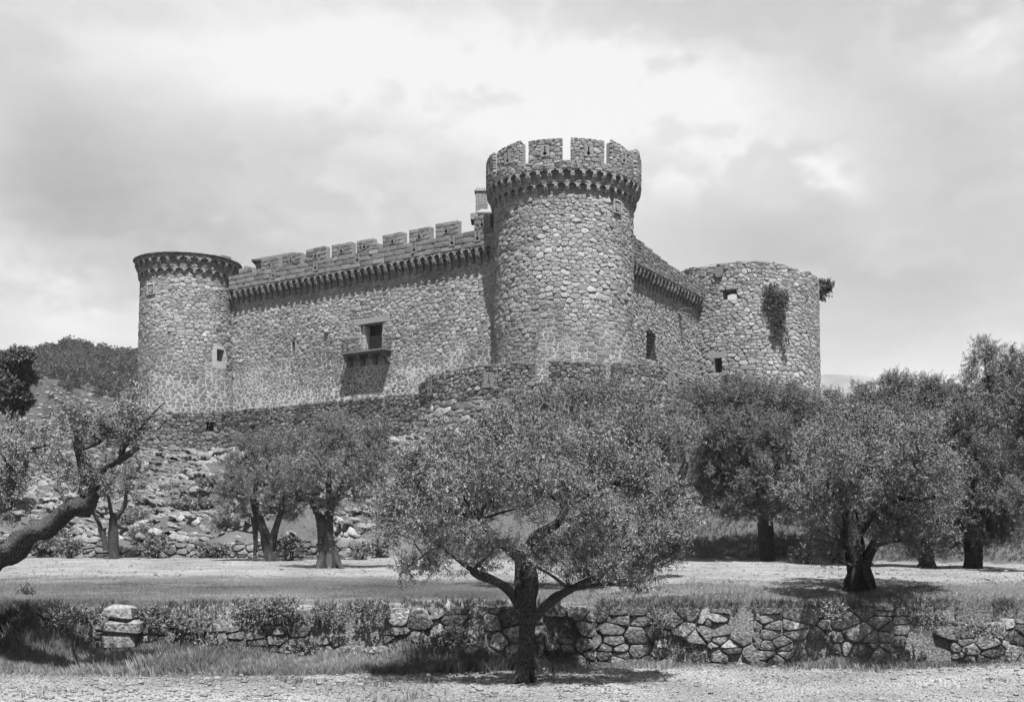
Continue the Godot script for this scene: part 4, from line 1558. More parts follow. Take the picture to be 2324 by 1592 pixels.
func build_right_tower() -> void:
	var w := thing("ruined_tower", "broad roofless round tower with ragged top and open window", "tower", Vector3(RT.x, 10.0, RT.z))
	var org := w.global_position
	var R := 7.25
	var mp := cyl_map(RT, R, 0.012, EYE + 24.0)
	var top := func(s: float) -> float:
		var a := s / R
		var y := EYE + 25.78
		y -= 0.45 * smoothstep(0.1, 0.5, a) + 0.35 * smoothstep(0.8, 1.3, a)
		if absf(a) > 1.7: y -= 1.6
		return y + 0.16 * nz.get_noise_1d(s * 26.0) + 0.1 * nz.get_noise_1d(s * 80.0)
	var wa := on_cyl(1641, 681, RT, R)
	var wb := on_cyl(1672, 652, RT, R)
	var win := [wa.x, wb.x, wa.y, wb.y]
	var da := on_cyl(1622, 839, RT, R)
	var db := on_cyl(1639, 812, RT, R)
	var dr := [da.x, db.x, da.y - 0.3, db.y]
	var lint := [dr[0] - 0.5, dr[1] + 0.5, dr[3], dr[3] + 0.7]
	var deep := func(x, y): return lerpf(-0.05, -0.012, pointing(y, x, 13.0, 16.0))
	var ym := EYE + 23.2
	put("wall_core", core(mp, [-PI * R, PI * R, 8.0, ym], 0.5, [win, dr], deep, org, 0.38), M.mortar, w)
	put("inner_core", core(mp, [-PI * R, PI * R, 14.0, ym], 0.6, [win], func(_x, _y): return -1.7, org, 0.3), M.mortar, w)
	put("upper_core", wall_box(mp, -PI * R, PI * R, ym, func(s): return (top.call(s) as float) - 0.12, -0.1, -1.7, 120, org, 0.38), M.mortar, w)
	var fl := CylinderMesh.new()
	fl.top_radius = R - 1.6
	fl.bottom_radius = R - 1.6
	fl.height = 0.4
	fl.radial_segments = 40
	put("floor", fl, M.mortarplain, w).position = Vector3(0, EYE + 17.0 - 10.0, 0)
	var hs := 100.0 / 180.0 * PI * R
	var sh := on_cyl(1633, 617, RT, R)
	var shh := [sh.x - 0.42, sh.x + 0.42, sh.y - 0.5, sh.y + 0.5]
	var stones := rubble([-hs, hs, 12.0, EYE + 23.2], 0.3, 1.1, 0.2, 0.54, 0.032, [win, dr, lint], 0.32)
	var x := -hs
	while x < hs:
		var e := minf(x + 1.3, hs)
		stones.append_array(rubble([x, e, EYE + 23.2, (top.call((x + e) * 0.5) as float) - 0.02], 0.4, 1.0, 0.28, 0.5, 0.04, [shh]))
		x = e
	lay(w, stones, mp, 0.065, func(_x, y): return clampf(0.41 + rng.randfn(0, 0.055) + 0.1 * nz.get_noise_2d(_x * 4, y * 5), 0.15, 0.6), M.stone)
	shield(w, mp, sh, 1.0, 1.1, 0.08, false, 0.24)
	var wn := Node3D.new()
	wn.name = "open_window"
	w.add_child(wn, true)
	put("reveal", reveal(mp, win, -0.06, -1.7, org, 0.34), M.stone, wn)
	# low arch on the inner side of the opening
	var p := PackedVector2Array()
	var ww: float = win[1] - win[0]
	var wh: float = win[3] - win[2]
	p.append(Vector2(0, wh))
	p.append(Vector2(0, wh * 0.62))
	for k in 7:
		p.append(Vector2(ww * (k + 1) / 8.0, wh * (0.62 + 0.16 * sin((k + 1) / 8.0 * PI))))
	p.append(Vector2(ww, wh * 0.62))
	p.append(Vector2(ww, wh))
	var am := extrude(p, Vector3(-ww * 0.5, 0, 0), Vector3(1, 0, 0), Vector3.UP, Vector3(0, 0, 1), 1.0, 0.28)
	put("inner_arch", am, M.stone, wn).transform = frame_at(mp, (win[0] + win[1]) * 0.5, win[2], -1.68, org)
	dressed(wn, "lintel", mp, [win[0] - 0.3, win[1] + 0.3, win[3], win[3] + 0.3], 0.06, 0.36)
	dressed(wn, "sill", mp, [win[0] - 0.1, win[1] + 0.1, win[2] - 0.4, win[2]], 0.05, 0.34)
	var dn := window(w, "doorway", mp, dr, -0.06, 0.9, 0.3)
	dressed(dn, "lintel", mp, lint, 0.08, 0.37)

func build_inner_buildings() -> void:
	# building behind the parapet with low hipped roof
	var d := 112.0
	var a := px(580, 612, d)
	var b := px(745, 612, d)
	var base := Vector3((a.x + b.x) * 0.5, 10.0, -d - 3.0)
	var h := thing("palace_block", "low hip roofed building peeping over the crenellated parapet", "building", base)
	var wx := (b.x - a.x) * 0.5
	var yt := px(580, 594, d).y - 10.0
	var wm := Geo.new()
	wm.box(Vector3(-wx, 0, -4), Vector3(wx * 2.0, 0, 0), Vector3(0, yt, 0), Vector3(0, 0, 7), gray(0.32))
	put("wall", geo_mesh(wm), M.mortar, h)
	var wmp := plane_map(Vector3(base.x, 0, base.z + 3.0), Vector3(1, 0, 0), Vector3(0, 0, 1))
	lay(h, rubble([-wx, wx, yt + 7.0, yt + 9.98], 0.35, 0.9, 0.2, 0.4, 0.03), wmp, 0.05, func(x, y): return clampf(0.32 + rng.randfn(0, 0.05), 0.15, 0.5), M.stone, "stone", 60)
	var r := Geo.new()
	var e := 0.35
	var rise := px(650, 575, d + 3.5).y - 10.0 - yt
	var c00 := Vector3(-wx - e, yt, 3.0 + e)
	var c10 := Vector3(wx + e, yt, 3.0 + e)
	var c11 := Vector3(wx + e, yt, -4.0 - e)
	var c01 := Vector3(-wx - e, yt, -4.0 - e)
	var ap := Vector3(-wx * 0.15, yt + rise, -0.5)
	var up := Vector3(0, 0.16, 0)
	for q in [[c00, c10], [c10, c11], [c11, c01], [c01, c00]]:
		r.tri(q[0] + up, q[1] + up, ap + up, gray(0.12))
		r.quad(q[0], q[1], q[1] + up, q[0] + up, gray(0.1))
	r.quad(c00, c10, c11, c01, gray(0.2))
	put("roof", geo_mesh(r), M.tile, h)
	# chimney behind the parapet near the keep
	d = 95.0
	var cb := px(1093, 494, d)
	var ct := px(1093, 438, d)
	var ch := thing("chimney", "square brick chimney with stepped foot beside the tall tower", "chimney", Vector3(cb.x, cb.y - 3.0, -d))
	var hw := 13.5 / F * d
	var hh := ct.y - cb.y
	var bw := (hw * 2.0) / 2.0
	var n := int(hh / 0.16)
	for i in n:
		var y := 3.0 + i * hh / n
		for fz in 2:
			var off := (i % 2) * bw * 0.5
			for k in 3:
				var x0 := clampf(-hw + k * bw - off, -hw, hw)
				var x1 := clampf(-hw + (k + 1) * bw - off, -hw, hw)
				if x1 - x0 < 0.05: continue
				put("brick", block(Vector3(x0 + 0.006, y, hw - 0.25 if fz == 0 else -hw), Vector3(x1 - x0 - 0.012, 0, 0), Vector3(0, hh / n - 0.015, 0), Vector3(0, 0, 0.25), 0.01, 0.004, rf(0.3, 0.42)), M.stone, ch)
	var g := Geo.new()
	g.box(Vector3(-hw + 0.02, 0, -hw + 0.02), Vector3(hw * 2 - 0.04, 0, 0), Vector3(0, 3.0 + hh - 0.02, 0), Vector3(0, 0, hw * 2 - 0.04), gray(0.3))
	put("shaft", geo_mesh(g), M.mortar, ch)
	put("cap", block(Vector3(-hw - 0.08, 3.0 + hh, -hw - 0.08), Vector3(hw * 2 + 0.16, 0, 0), Vector3(0, 0.14, 0), Vector3(0, 0, hw * 2 + 0.16), 0.03, 0.01, 0.34), M.stone, ch)
	put("foot", block(Vector3(-hw - 0.4, 2.6, -hw - 0.3), Vector3(hw * 2 + 0.8, 0, 0), Vector3(0, 0.6, 0), Vector3(0, 0, hw * 2 + 0.6), 0.05, 0.02, 0.36), M.stone, ch)
	for k in 4:
		put("chimney_tile", block(Vector3(-hw + k * hw * 0.5, 3.14 + hh, -0.1), Vector3(0.1, 0, 0.03), Vector3(0.08 - 0.05 * k, 0.26, 0), Vector3(0, 0, 0.2), 0.01, 0.0, 0.25), M.stone, ch)
	# small tiled turret roof tucked beside the tower
	d = 94.0
	var tb := px(1106, 520, d)
	var t := thing("stair_turret", "small tiled stair head between chimney and tall tower", "turret", Vector3(tb.x, tb.y - 1.5, -d))
	var tw := 0.75
	var ty := px(1106, 488, d).y - (tb.y - 1.5)
	put("wall", block(Vector3(-tw, 0, -tw), Vector3(tw * 2, 0, 0), Vector3(0, ty, 0), Vector3(0, 0, tw * 2), 0.03, 0.0, 0.4), M.stone, t)
	var tr := Geo.new()
	var q0 := Vector3(-tw - 0.2, ty, tw + 0.2)
	var q1 := Vector3(tw + 0.9, ty, tw + 0.2)
	var q2 := Vector3(tw + 0.9, ty + 0.75, -tw)
	var q3 := Vector3(-tw + 0.4, ty + 0.75, -tw)
	var dn := Vector3(0, -0.14, 0)
	tr.quad(q0, q1, q2, q3, gray(0.34))
	tr.quad(q0 + dn, q1 + dn, q2 + dn, q3 + dn, gray(0.3))
	tr.quad(q0, q1, q1 + dn, q0 + dn, gray(0.25))
	tr.quad(q3, q0, q0 + dn, q3 + dn, gray(0.25))
	tr.quad(q1, q2, q2 + dn, q1 + dn, gray(0.25))
	put("roof", geo_mesh(tr), M.tile, t)

func build_barbican() -> void:
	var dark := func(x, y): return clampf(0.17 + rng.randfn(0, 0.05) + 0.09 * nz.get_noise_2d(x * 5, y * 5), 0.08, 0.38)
	# straight stretch in front of the long wall
	var o := P1 + nL * 5.6
	var w := thing("outer_wall", "low weathered outer wall below the balcony with broken merlons", "wall", Vector3((o + dL * 14.0).x, 9.0, (o + dL * 14.0).z))
	var org := w.global_position
	var mp := plane_map(o, dL, nL)
	var topl := func(s: float) -> float: return EYE + 10.95 + 0.07 * nz.get_noise_1d(s * 20.0) + 0.04 * nz.get_noise_1d(s * 70.0)
	var a0 := -1.5
	var a1 := 27.0
	var crn := []
	for u in [766, 870, 612]:
		var q := on_plane(u, 900, o, dL, nL)
		crn.append([q.x - 0.14, q.x + 0.14])
	put("wall_core", wall_box(mp, a0, a1, 8.0, func(s): return (topl.call(s) as float) - 0.9, -0.06, -0.8, 30, org, 0.34), M.mortar, w)
	var st := rubble([a0, a1, 8.6, EYE + 10.05], 0.3, 0.85, 0.2, 0.42, 0.04)
	var x := a0
	var cuts := [a0]
	for c in crn:
		cuts.append(c[0])
		cuts.append(c[1])
	cuts.append(a1)
	cuts.sort()
	for i in range(0, cuts.size() - 1, 2):
		var e0: float = cuts[i]
		var e1: float = cuts[i + 1]
		put("merlon_core", wall_box(mp, e0 + 0.02, e1 - 0.02, EYE + 9.9, func(s): return (topl.call(s) as float) - 0.07, -0.06, -0.7, 12, org, 0.34), M.mortar, w)
		x = e0
		while x < e1 - 0.01:
			var e := minf(x + 1.5, e1)
			if e1 - e < 0.4: e = e1
			st.append_array(rubble([x, e, EYE + 10.05, topl.call((x + e) * 0.5)], 0.25, 0.7, 0.17, 0.34, 0.035))
			x = e
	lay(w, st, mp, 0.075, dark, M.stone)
	for q in [[1078, 902], [858, 905]]: pass
	# bastion round the keep
	w = thing("bastion", "squat curved bastion with sloping foot below the tall tower", "wall", Vector3(K.x, 9.0, K.z))
	org = w.global_position
	var R := 11.0
	mp = cyl_map(K, R)
	var topk := func(s: float) -> float:
		var a := rad_to_deg(s / R)
		var y := EYE + 12.02
		y -= 0.35 * smoothstep(-62.0, -72.0, a)
		y -= 0.5 * smoothstep(36.0, 50.0, a)
		return y + 0.08 * nz.get_noise_1d(s * 22.0) + 0.05 * nz.get_noise_1d(s * 60.0)
	var lo := deg_to_rad(-112.0) * R
	var hi := deg_to_rad(112.0) * R
	var yp := EYE + 10.7
	put("wall_core", wall_box(mp, lo, hi, 9.0, func(_s): return yp, -0.06, -0.9, 60, org, 0.36), M.mortar, w)
	var gaps := [[-12.8, -7.8], [12.6, 15.6], [-48.0, -46.8], [44.0, 46.0]]
	var seg := [deg_to_rad(-112.0) * R]
	gaps.sort_custom(func(p, q): return p[0] < q[0])
	for g in gaps:
		seg.append(deg_to_rad(g[0]) * R)
		seg.append(deg_to_rad(g[1]) * R)
	seg.append(hi)
	st = rubble([lo, hi, EYE + 9.2, yp], 0.3, 0.95, 0.2, 0.44, 0.04)
	for i in range(0, seg.size() - 1, 2):
		var e0: float = seg[i]
		var e1: float = seg[i + 1]
		put("merlon_core", wall_box(mp, e0 + 0.02, e1 - 0.02, yp - 0.05, func(s): return (topk.call(s) as float) - 0.08, -0.06, -0.8, 22, org, 0.36), M.mortar, w)
		x = e0
		while x < e1 - 0.01:
			var e := minf(x + 1.4, e1)
			if e1 - e < 0.4: e = e1
			st.append_array(rubble([x, e, yp, topk.call((x + e) * 0.5)], 0.28, 0.85, 0.19, 0.38, 0.035))
			x = e
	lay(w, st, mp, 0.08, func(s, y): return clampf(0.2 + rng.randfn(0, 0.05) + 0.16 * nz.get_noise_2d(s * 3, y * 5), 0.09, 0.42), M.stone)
	for q in [[1426, 905], [1281, 945], [1913, 1080]]: pass
	for ang in [-30.0, -64.0, 40.0]:
		loophole(w, mp, Vector2(deg_to_rad(ang) * R, yp + 0.25), 0.8, 1.0, 0.09, 0.27)
	# battered foot
	var bm := cyl_map(K, R, 0.55, EYE + 9.9)
	put("batter_core", core(bm, [lo, hi, 6.6, EYE + 9.9], 0.5, [], func(s, y): return -0.1 + 0.1 * nz.get_noise_2d(s * 8, y * 8), org, 0.3), M.mortar, w)
	var bs := rubble([lo * 0.86, hi * 0.7, 7.4, EYE + 9.9], 0.45, 1.3, 0.28, 0.6, 0.05)
	var keep := []
	for s in bs:
		if nz.get_noise_2d(s.c.x * 6.0, s.c.y * 6.0) < 0.42: keep.append(s)
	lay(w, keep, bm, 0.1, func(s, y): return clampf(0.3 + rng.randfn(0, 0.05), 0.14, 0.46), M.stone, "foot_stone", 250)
	# bastion round the far tower
	w = thing("bastion", "low overgrown curved bastion at the foot of the capped round tower", "wall", Vector3(LT.x, 8.0, LT.z))
	org = w.global_position
	R = 9.8
	mp = cyl_map(LT, R)
	var topb := func(s: float) -> float: return EYE + 10.75 + 0.1 * nz.get_noise_1d(s * 18.0) + 0.05 * nz.get_noise_1d(s * 70.0)
	lo = deg_to_rad(-110.0) * R
	hi = deg_to_rad(62.0) * R
	var hq := on_cyl(477, 972, LT, R)
	var hole := [hq.x - 0.32, hq.x + 0.32, hq.y - 0.2, hq.y + 0.75]
	put("wall_core", core(mp, [lo, hi, 7.0, EYE + 10.55], 0.5, [hole], func(_s, _y): return -0.07, org, 0.34), M.mortar, w)
	st = rubble([lo, hi, 8.0, EYE + 10.0], 0.3, 0.9, 0.2, 0.44, 0.04, [hole])
	x = lo
	while x < hi:
		var e := minf(x + 1.5, hi)
		st.append_array(rubble([x, e, EYE + 10.0, topb.call((x + e) * 0.5)], 0.28, 0.8, 0.19, 0.36, 0.035))
		x = e
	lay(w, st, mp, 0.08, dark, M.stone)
	window(w, "drain_opening", mp, hole, -0.05, 0.8, 0.25)

func build_slope() -> void:
	# rubble and ledges of stone on the slope below the long wall
	var o := P1 + nL * 5.6
	var w := Node3D.new()
	w.name = "rocky_slope"
	w.position = Vector3(-18, 4, -78)
	add_child(w)
	tag(w, "stony slope with ledges of rough masonry under the outer wall", "", "", "structure")
	# the slope climbs in steep ledges: height follows the ground, the run is taken at the top of each ledge
	var mp := func(s: float, t: float, h: float) -> Vector3:
		var q := o + dL * s + nL * (19.5 - t)
		var wob := 0.9 * nz.get_noise_1d(s * 7.0) + 0.25 * nz.get_noise_2d(s * 22.0, t * 22.0)
		var ph := t / 2.3 + wob
		var k := floorf(ph)
		var th := (k + smoothstep(0.55, 1.0, ph - k) - wob) * 2.3
		var p := o + dL * s + nL * (19.5 - th)
		return Vector3(p.x + nL.x * 0.93 * h, ground(q.x, -q.z, false) + 0.36 * h, p.z + nL.z * 0.93 * h)
	put("ledge_earth", core(mp, [2.0, 42.0, -7.0, 19.3], 0.45, [], func(_x, _y): return -0.14, w.position, 0.2), M.mortar, w)
	var stones := rubble([-14.0, 42.0, -9.0, 19.3], 0.32, 1.0, 0.3, 0.75, 0.07, [], 0.35)
	var keep := []
	for s in stones:
		var n := nz.get_noise_2d(s.c.x * 5.0 + 40.0, s.c.y * 9.0)
		var p: Vector3 = mp.call(s.c.x, s.c.y, 0.0)
		if barbican_gap(p.x, p.z) < 0.3: continue
		if -p.z < 55.5 - 0.42 * clampf(p.x, -30, 24) + 0.6: continue
		var thresh := 0.3 if s.c.x > 2.0 else 0.12
		if n < thresh or rng.randf() < 0.08: keep.append(s)
	lay(w, keep, mp, 0.12, func(x, y): return clampf(0.3 + rng.randfn(0, 0.05) + 0.14 * nz.get_noise_2d(x * 5, y * 5), 0.16, 0.45), M.stone, "boulder", 290, 0.7, -0.3)
	# dry wall along the foot of the slope
	var f0 := hit_ground(60, 1262)
	var f1 := hit_ground(620, 1266)
	var dd := (f1 - f0)
	dd.y = 0
	var L := dd.length()
	dd /= L
	var n2 := Vector3(dd.z, 0, -dd.x)
	if n2.z < 0: n2 = -n2
	f0.y = 0
	var fw := thing("field_wall", "rough dry stone wall along the foot of the slope", "wall", Vector3(f0.x + dd.x * L * 0.5, 1.8, f0.z + dd.z * L * 0.5))
	var fm := func(s: float, y: float, h: float) -> Vector3: return f0 + dd * s + n2 * (h - (y - 1.8) * 0.45 + 0.5) + Vector3(0, y, 0)
	var topw := func(s: float) -> float: return 2.6 + 1.1 * nz.get_noise_1d(s * 6.0) + 0.3 * nz.get_noise_1d(s * 30.0)
	var st := []
	var x := -6.0
	while x < L + 3.0:
		var e := x + 2.2
		st.append_array(rubble([x, e, 1.55, topw.call(x + 1.1)], 0.4, 1.1, 0.28, 0.6, 0.06, [], 0.35))
		x = e
	lay(fw, st, fm, 0.14, func(_x, y): return clampf(0.27 + rng.randfn(0, 0.05), 0.16, 0.42), M.stone, "stone", 200, 0.8, -0.3)
	put("wall_core", wall_box(fm, -6.0, L + 3.0, 1.2, func(s): return (topw.call(s) as float) - 0.25, -0.15, -0.9, 30, fw.global_position, 0.2), M.mortar, fw)

func build_terrace_wall() -> void:
	var o := Vector3(0, 0, 0)
	var w := thing("terrace_wall", "dry stone retaining wall of big rough blocks behind the foremost olive", "wall", Vector3(1.0, 0, -25))
	var mp := func(s: float, y: float, h: float) -> Vector3: return Vector3(s, y, -wall_d(s) + 0.03 - (y - 0.6) * 0.12 + h)
	var top := func(s: float) -> float:
		return 1.26 - 0.1 * smoothstep(1.0, 5.0, s) + 0.2 * nz.get_noise_1d(s * 30.0) + 0.1 * nz.get_noise_1d(s * 120.0) - 0.25 * smoothstep(8.6, 10.0, s)
	var st := []
	var x := -9.0
	while x < 14.0:
		var e := x + rf(0.9, 1.6)
		st.append_array(rubble([x, e + 0.1, -0.12, top.call((x + e) * 0.5)], 0.26, 0.85, 0.18, 0.5, 0.03, [], 0.5, null, 0.4))
		x = e
	var kept := []
	for q in st:
		if nz.get_noise_2d(q.c.x * 14.0, q.c.y * 20.0 + 5.0) + 0.16 * smoothstep(2.0, -4.0, q.c.x) < 0.24: kept.append(q)
	st = kept
	lay(w, st, mp, 0.09, func(_x, y): return clampf(0.25 + rng.randfn(0, 0.055) + 0.08 * nz.get_noise_2d(_x * 12, y * 12), 0.13, 0.45), M.stone, "stone", 295, 0.84, -0.3)
	put("wall_core", wall_box(mp, -9.6, 14.0, -0.3, func(s): return (top.call(s) as float) - 0.06, -0.04, -0.75, 60, w.global_position, 0.24), M.mortar, w)
	# the standing end of the wall: four blocks one on the other
	var pe := thing("wall_end_pillar", "four big blocks stacked at the broken end of the terrace wall", "stones", Vector3(px(277, 1500, 24.6).x, 0, -24.6))
	var yy := 0.05
	for k in 4:
		var hgt: float = [0.31, 0.36, 0.32, 0.3][k]
		var wd: float = [0.8, 0.66, 0.78, 0.62][k]
		put("stone", block(Vector3(-wd * 0.5 + rf(-0.05, 0.05), yy, -0.25), Vector3(wd, 0, 0.04), Vector3(0.01, hgt, 0), Vector3(0, 0, 0.6), 0.09, 0.04, rf(0.26, 0.33)), M.stone, pe).rotation.y = rf(-0.12, 0.12)
		yy += hgt - 0.01

func build_trees() -> void:
	# foremost olive
	olive("olive_tree", "round headed olive with forked trunk in front of the terrace wall", 21.7, [
		[[1188, 1548, 0, 0.2], [1191, 1500, 0, 0.16], [1193, 1440, 0, 0.145], [1197, 1400, 0, 0.145], [1192, 1362, 0, 0.13]],
		[[1180, 1380, 0, 0.1], [1163, 1347, 0.0, 0.1], [1130, 1320, -0.1, 0.09], [1089, 1305, -0.2, 0.075], [1072, 1293, -0.25, 0.065]],
		[[1191, 1370, 0, 0.15], [1181, 1319, 0.05, 0.13], [1177, 1270, 0.1, 0.1], [1140, 1230, 0.2, 0.09], [1111, 1205, 0.3, 0.08], [1088, 1178, 0.4, 0.05]],
		[[1196, 1370, 0, 0.13], [1204, 1310, -0.1, 0.11], [1194, 1255, -0.2, 0.1], [1217, 1217, -0.3, 0.095], [1264, 1188, -0.4, 0.09], [1285, 1153, -0.4, 0.075], [1300, 1138, -0.4, 0.05]],
		[[1203, 1415, 0, 0.1], [1222, 1392, -0.1, 0.095], [1255, 1362, -0.3, 0.085], [1293, 1338, -0.6, 0.07], [1350, 1310, -0.8, 0.05]],
		[[1088, 1304, -0.2, 0.06], [1040, 1270, 0, 0.035], [1000, 1240, 0.2, 0.025], [960, 1260, 0.2, 0.016], [905, 1305, 0.2, 0.008]],
		[[1285, 1153, -0.4, 0.05], [1350, 1110, 0.2, 0.04], [1430, 1090, 0.5, 0.03], [1490, 1080, 0.6, 0.012]],
	], [
		[930, 1120, 85, 75, 0.3], [905, 1190, 65, 62, -0.3], [980, 1050, 85, 62, 0.0], [1060, 1010, 90, 55, 0.3], [1160, 985, 85, 45, 0.2], [1240, 1005, 90, 50, -0.4], [1330, 1015, 90, 55, 0.3], [1410, 1060, 85, 65, 0.0],
		[1480, 1120, 80, 70, 0.2], [1515, 1190, 55, 55, -0.2], [1450, 1220, 85, 58, -0.8], [1380, 1165, 85, 62, -1.0], [1150, 1075, 100, 55, -1.3], [1050, 1110, 80, 55, -1.1], [1270, 1090, 95, 55, -1.4], [960, 1210, 75, 45, -0.9],
		[1100, 1150, 55, 35, 1.4], [1220, 1140, 75, 50, 1.5], [1330, 1120, 75, 55, 1.5], [1010, 1160, 70, 55, 1.2], [1130, 1040, 80, 45, 1.6], [1300, 1050, 85, 45, 1.7],
		[1400, 1290, 90, 48, -0.6], [1330, 1300, 70, 40, -1.1], [1270, 1255, 60, 38, -0.9], [1480, 1275, 65, 42, 0.2], [1440, 1330, 45, 20, -0.8], [1340, 1230, 70, 45, 0.6], [1120, 1250, 55, 28, -0.7], [1050, 1225, 55, 32, 0.4],
		[930, 1285, 40, 22, 0.0], [990, 1270, 28, 22, 0.2], [1090, 1280, 40, 18, -0.4], [1215, 1285, 40, 22, -0.9], [880, 1150, 45, 45, 0.0], [1545, 1240, 30, 34, 0.1]], 0.82, 1.0, 1.0)
	# olive on the edge of the terrace
	olive("olive_tree", "old olive with thick dark twin stemmed trunk on the terrace edge", 27.2, [
		[[1954, 1326, 0, 0.3], [1949, 1290, 0, 0.24], [1944, 1255, 0, 0.21], [1937, 1205, 0, 0.2], [1928, 1160, 0, 0.16]],
		[[1962, 1310, 0, 0.18], [1970, 1274, -0.1, 0.14], [1982, 1240, -0.2, 0.12], [1998, 1216, -0.2, 0.1]],
		[[1940, 1215, 0, 0.2], [1969, 1173, -0.2, 0.16], [2002, 1143, -0.3, 0.13], [2034, 1130, -0.4, 0.09]],
		[[1942, 1262, 0, 0.14], [1930, 1248, 0.1, 0.09], [1912, 1228, 0.1, 0.07]],
		[[1928, 1160, 0, 0.17], [1900, 1090, 0.3, 0.12], [1880, 1040, 0.4, 0.08]],
		[[1928, 1160, 0, 0.17], [1950, 1060, 0.2, 0.13], [1970, 1000, 0.3, 0.09]],
	], [
		[1870, 1040, 80, 65, 0.3], [1950, 1000, 80, 62, 0.0], [2040, 1030, 80, 62, 0.2], [1840, 1110, 60, 55, -0.8], [1890, 1140, 62, 48, -1.2], [1970, 1090, 80, 55, -1.6], [2060, 1110, 70, 55, -1.2],
		[2110, 1160, 70, 55, -0.4], [2030, 1210, 62, 46, -1.0], [2100, 1230, 62, 42, 0.0], [1850, 1200, 45, 38, -0.5], [1880, 1260, 30, 26, -0.3], [1960, 960, 70, 45, 1.3], [1900, 985, 60, 45, 1.5],
		[2050, 975, 70, 48, 1.4], [2130, 1080, 62, 55, 0.7], [1990, 1140, 55, 35, -0.5], [2010, 1040, 70, 45, -2.2], [2100, 1090, 60, 45, -2.0], [2090, 1040, 62, 40, -3.4], [1890, 1060, 52, 40, -3.2], [2000, 1100, 50, 36, -3.0], [2150, 1120, 42, 40, -2.6], [2085, 1010, 60, 40, -4.3], [1875, 1020, 48, 36, -4.2], [2105, 1075, 55, 38, -4.1], [2060, 1050, 50, 36, -4.6]], 0.85, 1.05, 0.9)
	# leaning tree at the frame's edge
	olive("olive_tree", "heavily pruned olive leaning far over with thick dark trunk", 22.0, [
		[[-140, 1380, 1.5, 0.36], [-60, 1312, 1.0, 0.25], [-10, 1264, 0.6, 0.19], [32, 1246, 0.5, 0.21], [70, 1208, 0.3, 0.16], [110, 1200, 0.2, 0.19], [155, 1156, 0, 0.15], [190, 1150, 0, 0.18], [216, 1118, 0, 0.11]],
		[[200, 1125, 0, 0.16], [205, 1090, 0, 0.13], [192, 1060, 0, 0.11], [178, 1020, 0, 0.09], [173, 1000, 0, 0.085]],
		[[214, 1120, 0, 0.12], [224, 1075, -0.2, 0.08], [275, 1040, -0.4, 0.075], [312, 1014, -0.5, 0.05]],
		[[277, 1040, -0.4, 0.06], [277, 1015, -0.4, 0.055], [297, 995, -0.4, 0.05], [315, 972, -0.4, 0.045]],
		[[312, 978, -0.4, 0.02], [340, 945, -0.5, 0.014], [372, 912, -0.6, 0.008]],
		[[-60, 1310, 1.0, 0.2], [-20, 1180, 1.2, 0.14], [40, 1080, 1.2, 0.1], [60, 1020, 1.2, 0.06]],
	], [
		[60, 1010, 60, 55, 1.2], [70, 1090, 55, 50, 1.0], [30, 1150, 60, 50, 0.8], [110, 1010, 45, 40, 0.8], [175, 985, 26, 26, 0.0], [185, 1095, 38, 26, -0.2], [225, 1100, 32, 22, -0.1], [250, 985, 40, 36, -0.2],
		[290, 960, 32, 32, -0.4], [300, 1005, 24, 24, -0.5], [15, 1050, 50, 55, 0.4], [130, 1070, 32, 30, 0.6], [230, 1000, 26, 26, 0.0], [165, 940, 14, 26, 0.2], [300, 920, 10, 26, -0.4]], 0.3, 1.15, 1.05)
